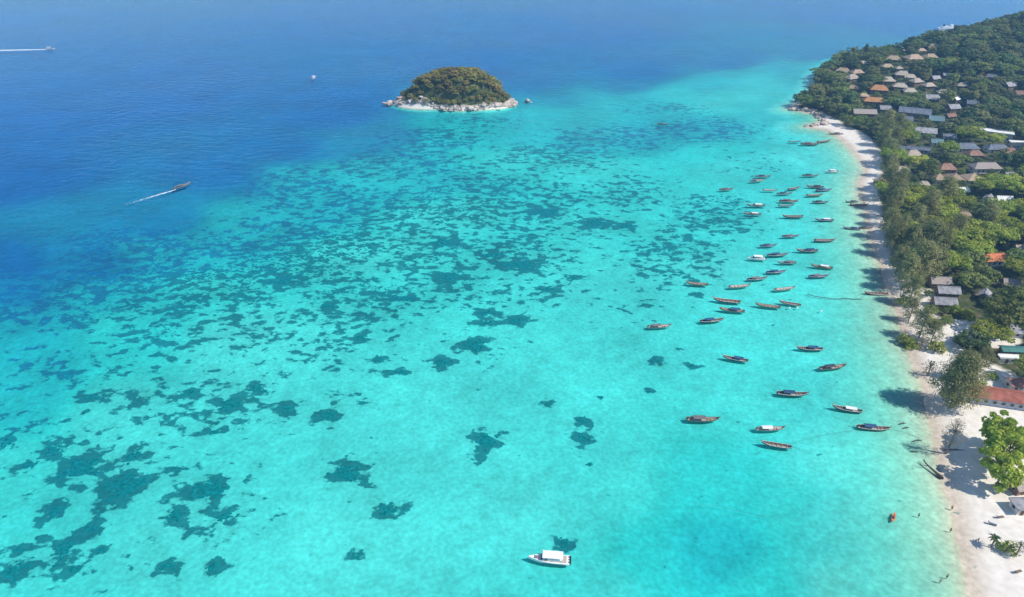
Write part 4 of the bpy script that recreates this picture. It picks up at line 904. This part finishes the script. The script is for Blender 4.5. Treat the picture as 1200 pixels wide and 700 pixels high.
wake((55,58.2), (-40,60), 2.0, 6.0, 'broad white wake behind the running speedboat', strength=1.0)
wake((368,93), (356,98), .6, 1.8, 'short faint wake behind the small white boat', n=14, strength=.4)
# ------------------------------------------------------------------ mooring lines, buoys
def rope(name, pts, r, label, cat='rope'): return tag(obj(name, MB().tube(pts, r, 4).me(name, M['rope'])), label, cat)
for (p, q_, lb) in [((1000,504),(905,522),'dark mooring line running from the red brown boat over the sand'),((1044,503),(1078,512),'mooring line from a red brown boat to the beach'),((812,590),(900,604),'thin rope lying under water off the swimming beach')]:
    a = gp(*p); b = gp(*q_); n_ = 9; pts = []
    for i in range(n_):
        t = i/(n_-1); x_, y_ = a[0]+(b[0]-a[0])*t, a[1]+(b[1]-a[1])*t; pts.append((x_, y_+.5*math.sin(5*t), max(-.15, H1(x_, y_)+.05)))
    rope('mooring_line', pts, .035, lb)
pts = [gp(*p) for p in ((946,344),(952,346),(962,348),(972,349),(982,350),(990,349),(1000,350),(1010,350))]
rope('swim_line', [(a, b, -.25) for a, b in pts], .16, 'dark float line curving across shallow water beside a beached boat', 'float line')
buoy_me = None
bm = bmesh.new(); bmesh.ops.create_uvsphere(bm, u_segments=10, v_segments=7, radius=.45)
for v in bm.verts: v.co.z = v.co.z*.8+.12
buoy_me = bpy.data.meshes.new('float'); bm.to_mesh(buoy_me); bm.free(); buoy_me.materials.append(HULL['white'])
top_me = MB().tube([(0,0,.45), (0,0,.75)], .07, 6).me('eye', M['engine'])
for (px, py) in [(925,361),(934,361),(962,365)]:
    x, y = gp(px, py); o = empty('mooring_buoy', (x, y, 0)); obj('float', buoy_me, o); obj('eye', top_me, o); tag(o, 'small white mooring buoy near the red brown longtail boats', 'buoy', 'mooring buoys')
# ------------------------------------------------------------------ beach: palm, fallen trunk, loungers, kayak, people
x, y = at_px(1163, 637); t = empty('palm_tree', (x, y, H1(x, y))); tag(t, 'small coconut palm standing alone on open white sand', 'palm')
obj('trunk', MB().tube([(0,0,-.3),(.1,0,1.5),(.05,.1,3.4)], [.2, .15, .12], 7).me('trunk', M['bark']), t)
for i in range(11):
    a = i*2*math.pi/11+rnd.uniform(-.2, .2); V = []; Fc = []; L_ = rnd.uniform(1.5, 2.1); up = rnd.uniform(.3, .9)
    for k in range(6):
        s_ = k/5; r_ = L_*s_; z_ = 3.4+up*math.sin(2.2*s_)-.9*s_*s_; w_ = .28*math.sin(math.pi*min(1, .12+s_*.9))+.02
        for f_ in (-1, 0, 1): V.append((.05+r_*math.cos(a)-f_*w_*math.sin(a), .1+r_*math.sin(a)+f_*w_*math.cos(a), z_-.12*abs(f_)))
    for k in range(5):
        for j in (0, 1): q_ = k*3+j; Fc.append((q_, q_+1, q_+4, q_+3))
    obj('frond', mesh('frond', V, Fc, M['palm']), t)
a = at_px(1103, 559, .6); b = gp(1082, 538, 1.6)
fl = empty('fallen_trunk', (a[0], a[1], 0)); tag(fl, 'dark fallen tree trunk reaching from the sand into the water', 'driftwood')
d = (b[0]-a[0], b[1]-a[1]); obj('trunk', MB().tube([(0,0,.5), (d[0]*.4, d[1]*.35, .7), (d[0]*.75, d[1]*.7, .9), (d[0], d[1]*1.02, 1.2)], [.55, .34, .22, .1], 7).me('trunk', M['drift']), fl)
obj('root_plate', MB().tube([(.5,-.5,.2), (0,0,.6), (-.3,.7,.9)], [.12, .6, .15], 6).tube([(.4,.5,.1), (0,0,.5), (.2,-.8,1.0)], [.1, .4, .1], 5).me('root_plate', M['drift']), fl)
for (u, e) in ((.55, (-1.0, 2.2, 1.3)), (.7, (-2.4, .4, .8)), (.85, (.4, 1.8, 1.2))): obj('branch', MB().tube([(d[0]*u, d[1]*u*.95, .75), (d[0]*u+e[0], d[1]*u+e[1], e[2])], [.14, .04], 5).me('branch', M['drift']), fl)
for (px, py, dx_, dy_, lb) in [(1075,517,3.2,.5,'dark branch shape added for the shadow of the thin tree in the shallows'),(1072,530,2.2,-.6,'short dark branch shape added for the thin tree shadow in the shallows'),(1118,529,7.0,-.3,'long driftwood log on sand at the foot of the thin tree'),(1058,497,2.4,.4,'thin driftwood stick floating near the waterline'),(1062,502,2.0,.3,'second thin driftwood stick floating near the waterline')]:  # first two are dark shapes standing in for the thin tree's cast shadow
    x, y = at_px(px, py, 0); z = max(.05, H1(x, y)); o = empty('driftwood', (x, y, z)); tag(o, lb, 'driftwood')
    obj('trunk', MB().tube([(-dx_/2,-dy_/2,.08), (0,.12,.2), (dx_/2,dy_/2,.12)], [.16, .2, .07], 6).me('trunk', M['drift']), o); obj('branch', MB().tube([(0,.1,.2), (dx_*.25,.8,.55)], [.08, .03], 5).me('branch', M['drift']), o)
M['sling'] = mat('lounger_fabric', (.10,.12,.16,1), .8, .2, 3); M['slingb'] = mat('brown_lounger_fabric', (.20,.14,.10,1), .8, .2, 3)
def lounger(px, py, rz, m, label):
    x, y = at_px(px, py); o = empty('beach_lounger', (x, y, H1(x, y)), rz); tag(o, label, 'lounger')
    obj('seat', MB().box((.2, 0, .36), (1.5, .66, .07)).me('seat', m), o); obj('backrest', MB().add([(-.55,-.33,.38),(-.55,.33,.38),(-1.15,.33,.85),(-1.15,-.33,.85),(-.6,-.33,.33),(-.6,.33,.33),(-1.2,.33,.80),(-1.2,-.33,.80)], [(0,1,2,3),(7,6,5,4),(0,4,5,1),(2,6,7,3),(0,3,7,4),(1,5,6,2)]).me('backrest', m), o)
    for sx in (-.5, .85):
        for sy in (-.28, .28): obj('leg', MB().tube([(sx, sy, -.03), (sx, sy, .34)], .03, 5).me('leg', M['bench']), o)
lounger(1165,611,-.5,M['sling'],'dark beach lounger on open sand above the palm'); lounger(1174,603,.1,M['slingb'],'brown beach lounger a little behind the dark one'); lounger(1195,667,.3,M['slingb'],'brown beach lounger standing alone on white sand beyond the olive bush')
M['skin'] = mat('skin', (.42,.25,.17,1), .6, .1, 3); M['shorts'] = mat('dark_swimwear', (.03,.04,.08,1), .8, .2, 4); M['shirt'] = mat('dark_shirt', (.06,.06,.07,1), .8, .2, 4); M['hair'] = mat('dark_hair', (.02,.015,.012,1), .7, .2, 8); M['kayak'] = mat('orange_plastic', (.72,.20,.06,1), .4, .15, 2, spec=.5)
def person(loc, rz, pose, label, shirt=None):
    """one continuous skinned body; pose gives the leg and arm swing"""
    hip, sh, hd = .92, 1.40, 1.62; st = .28 if pose == 'walk' else .04
    V = [(0,0,hip),(0,0,1.15),(0,0,sh),(0,0,1.50),(0,.02,1.60),(0,.02,1.74)]; E = [(0,1),(1,2),(2,3),(3,4),(4,5)]; R = [.15,.14,.15,.06,.09,.085]
    def limb(root, pts, rs):
        p = root
        for q_, r_ in zip(pts, rs): V.append(q_); R.append(r_); E.append((p, len(V)-1)); p = len(V)-1
    for s in (-1, 1):
        f_ = st*s
        if pose == 'sit': limb(0, [(s*.10,.05,hip-.02),(s*.13,.45,hip+.14),(s*.13,.80,hip-.05),(s*.13,.92,hip+.02)], [.10,.07,.05,.04])
        else: limb(0, [(s*.10,0,hip-.06),(s*.11,f_*.7,.50),(s*.11,f_*.9-.05*(s > 0),.09),(s*.11,f_*.9+.16,.04)], [.10,.065,.045,.035])
        if pose == 'sit': limb(2, [(s*.20,0,sh-.03),(s*.27,.18,1.15),(s*.2,.42,1.22)], [.06,.045,.035])
        else: limb(2, [(s*.20,0,sh-.03),(s*.25,-f_*.5,1.12),(s*.25,-f_*.6+.1,.86),(s*.25,-f_*.6+.14,.76)], [.06,.045,.035,.03])
    m_ = bpy.data.meshes.new('body'); m_.from_pydata(V, E, []); o = obj('body', m_); m_.skin_vertices or None
    md = o.modifiers.new('skin', 'SKIN'); md.use_smooth_shade = True
    if not m_.skin_vertices: 
        bpy.context.view_layer.update()
    for i, r_ in enumerate(R): m_.skin_vertices[0].data[i].radius = (r_, r_)
    m_.skin_vertices[0].data[0].use_root = True
    o.modifiers.new('sub', 'SUBSURF').render_levels = 1; m_.materials.append(M['skin'])
    bpy.context.view_layer.update(); ev = o.evaluated_get(bpy.context.evaluated_depsgraph_get()); bm_ = bpy.data.meshes.new_from_object(ev)
    bpy.data.objects.remove(o); bm_.materials.clear(); [bm_.materials.append(k) for k in (M['skin'], shirt or M['skin'], M['shorts'])]
    for p in bm_.polygons:
        z = p.center.z; p.material_index = 2 if hip-.22 < z < hip+.12 and abs(p.center.x) < .22 and (pose != 'sit' or p.center.y < .5) else (1 if hip+.12 <= z < 1.46 and abs(p.center.x) < .24 else 0)
    r = empty('person', loc, rz); tag(r, label, 'person'); obj('body', bm_, r)
    h_ = MB(); V2 = []; Fc2 = []
    for i in range(5):
        a_ = i/4*math.pi*.52
        for k in range(10): b_ = 2*math.pi*k/10; V2.append((.105*math.sin(a_)*math.cos(b_), -.01+.115*math.sin(a_)*math.sin(b_), 1.69+.125*math.cos(a_)))
    for i in range(4):
        for k in range(10): Fc2.append((i*10+k, i*10+(k+1) % 10, i*10+10+(k+1) % 10, i*10+10+k))
    obj('hair', mesh('hair', V2, Fc2, M['hair'], True), r)
    return r
def pp(px, py, sink=0.0): x, y = at_px(px, py, .3); return (x, y, H1(x, y)-.03)
person(pp(1115,597), 2.4, 'walk', 'person in dark swimwear walking along the wet sand', None)
person(pp(1145,636), 1.2, 'walk', 'person in dark shirt walking on dry sand near the palm', M['shirt'])
for (px, py, lb) in [(1076,606,'bather standing in the shallows beside the orange kayak'),(1101,683,'bather in the shallows, the farther out of two together'),(1109,678,'bather in the shallows, nearer the sand of two together'),(1113,624,'bather stepping through ankle deep water at the wet sand')]:
    x, y = gp(px, py); person((x, y, max(-1.1, H1(x, y)-.02)), rnd.uniform(0, 6), 'stand', lb)
x, y = gp(1047, 607); kr = .95; kk = empty('kayak', (x, y, 0), kr, 1.15); tag(kk, 'orange plastic kayak with a paddler off the beach', 'kayak')
V = []; Fc = []
for (t, b, z0, z1) in ((-1.7,.04,.16,.30),(-1.1,.30,-.06,.26),(0,.42,-.10,.24),(1.1,.30,-.06,.27),(1.7,.04,.18,.34)): V += [(t,b,z1),(t,b*.7,z0),(t,-b*.7,z0),(t,-b,z1),(t,0,z1+.02)]
for i in range(4):
    for k in range(5): Fc.append((i*5+k, i*5+(k+1) % 5, i*5+5+(k+1) % 5, i*5+5+k))
Fc += [(0,1,2,3,4), (24,23,22,21,20)]
obj('hull', mesh('hull', V, Fc, M['kayak']), kk); obj('seat', MB().box((-.3, 0, .30), (.5, .5, .08)).box((-.55, 0, .45), (.08, .48, .3)).me('seat', M['sling']), kk)
person((x-.25*math.cos(kr), y-.25*math.sin(kr), -.52), kr-math.pi/2, 'sit', 'paddler seated in the orange kayak', M['kayak'])
pd = empty('paddle', (x+.25*math.cos(kr), y+.25*math.sin(kr), .72), kr); tag(pd, 'double bladed paddle held across the orange kayak', 'paddle')
obj('shaft', MB().tube([(0,-1.05,-.12), (0,1.05,.12)], .02, 5).me('shaft', M['post']), pd); [obj('blade', MB().box((0, s*1.15, s*.13), (.16, .42, .03)).me('blade', M['kayak']), pd) for s in (-1, 1)]

# ------------------------------------------------------------------ haze over the sea
hz = MB().box((0, 0, 66), (8100, 8100, 170)).me('haze', None); vm = bpy.data.materials.new('haze_air'); vm.use_nodes = True; vt = vm.node_tree; vt.nodes.remove(vt.nodes['Principled BSDF'])
pv = vt.nodes.new('ShaderNodeVolumePrincipled'); pv.inputs['Color'].default_value = (.26,.60,1.0,1); pv.inputs['Density'].default_value = .00025; pv.inputs['Anisotropy'].default_value = .2
vt.links.new(pv.outputs[0], vt.nodes['Material Output'].inputs['Volume']); hz.materials.append(vm)
tag(obj('haze', hz), kind='stuff')
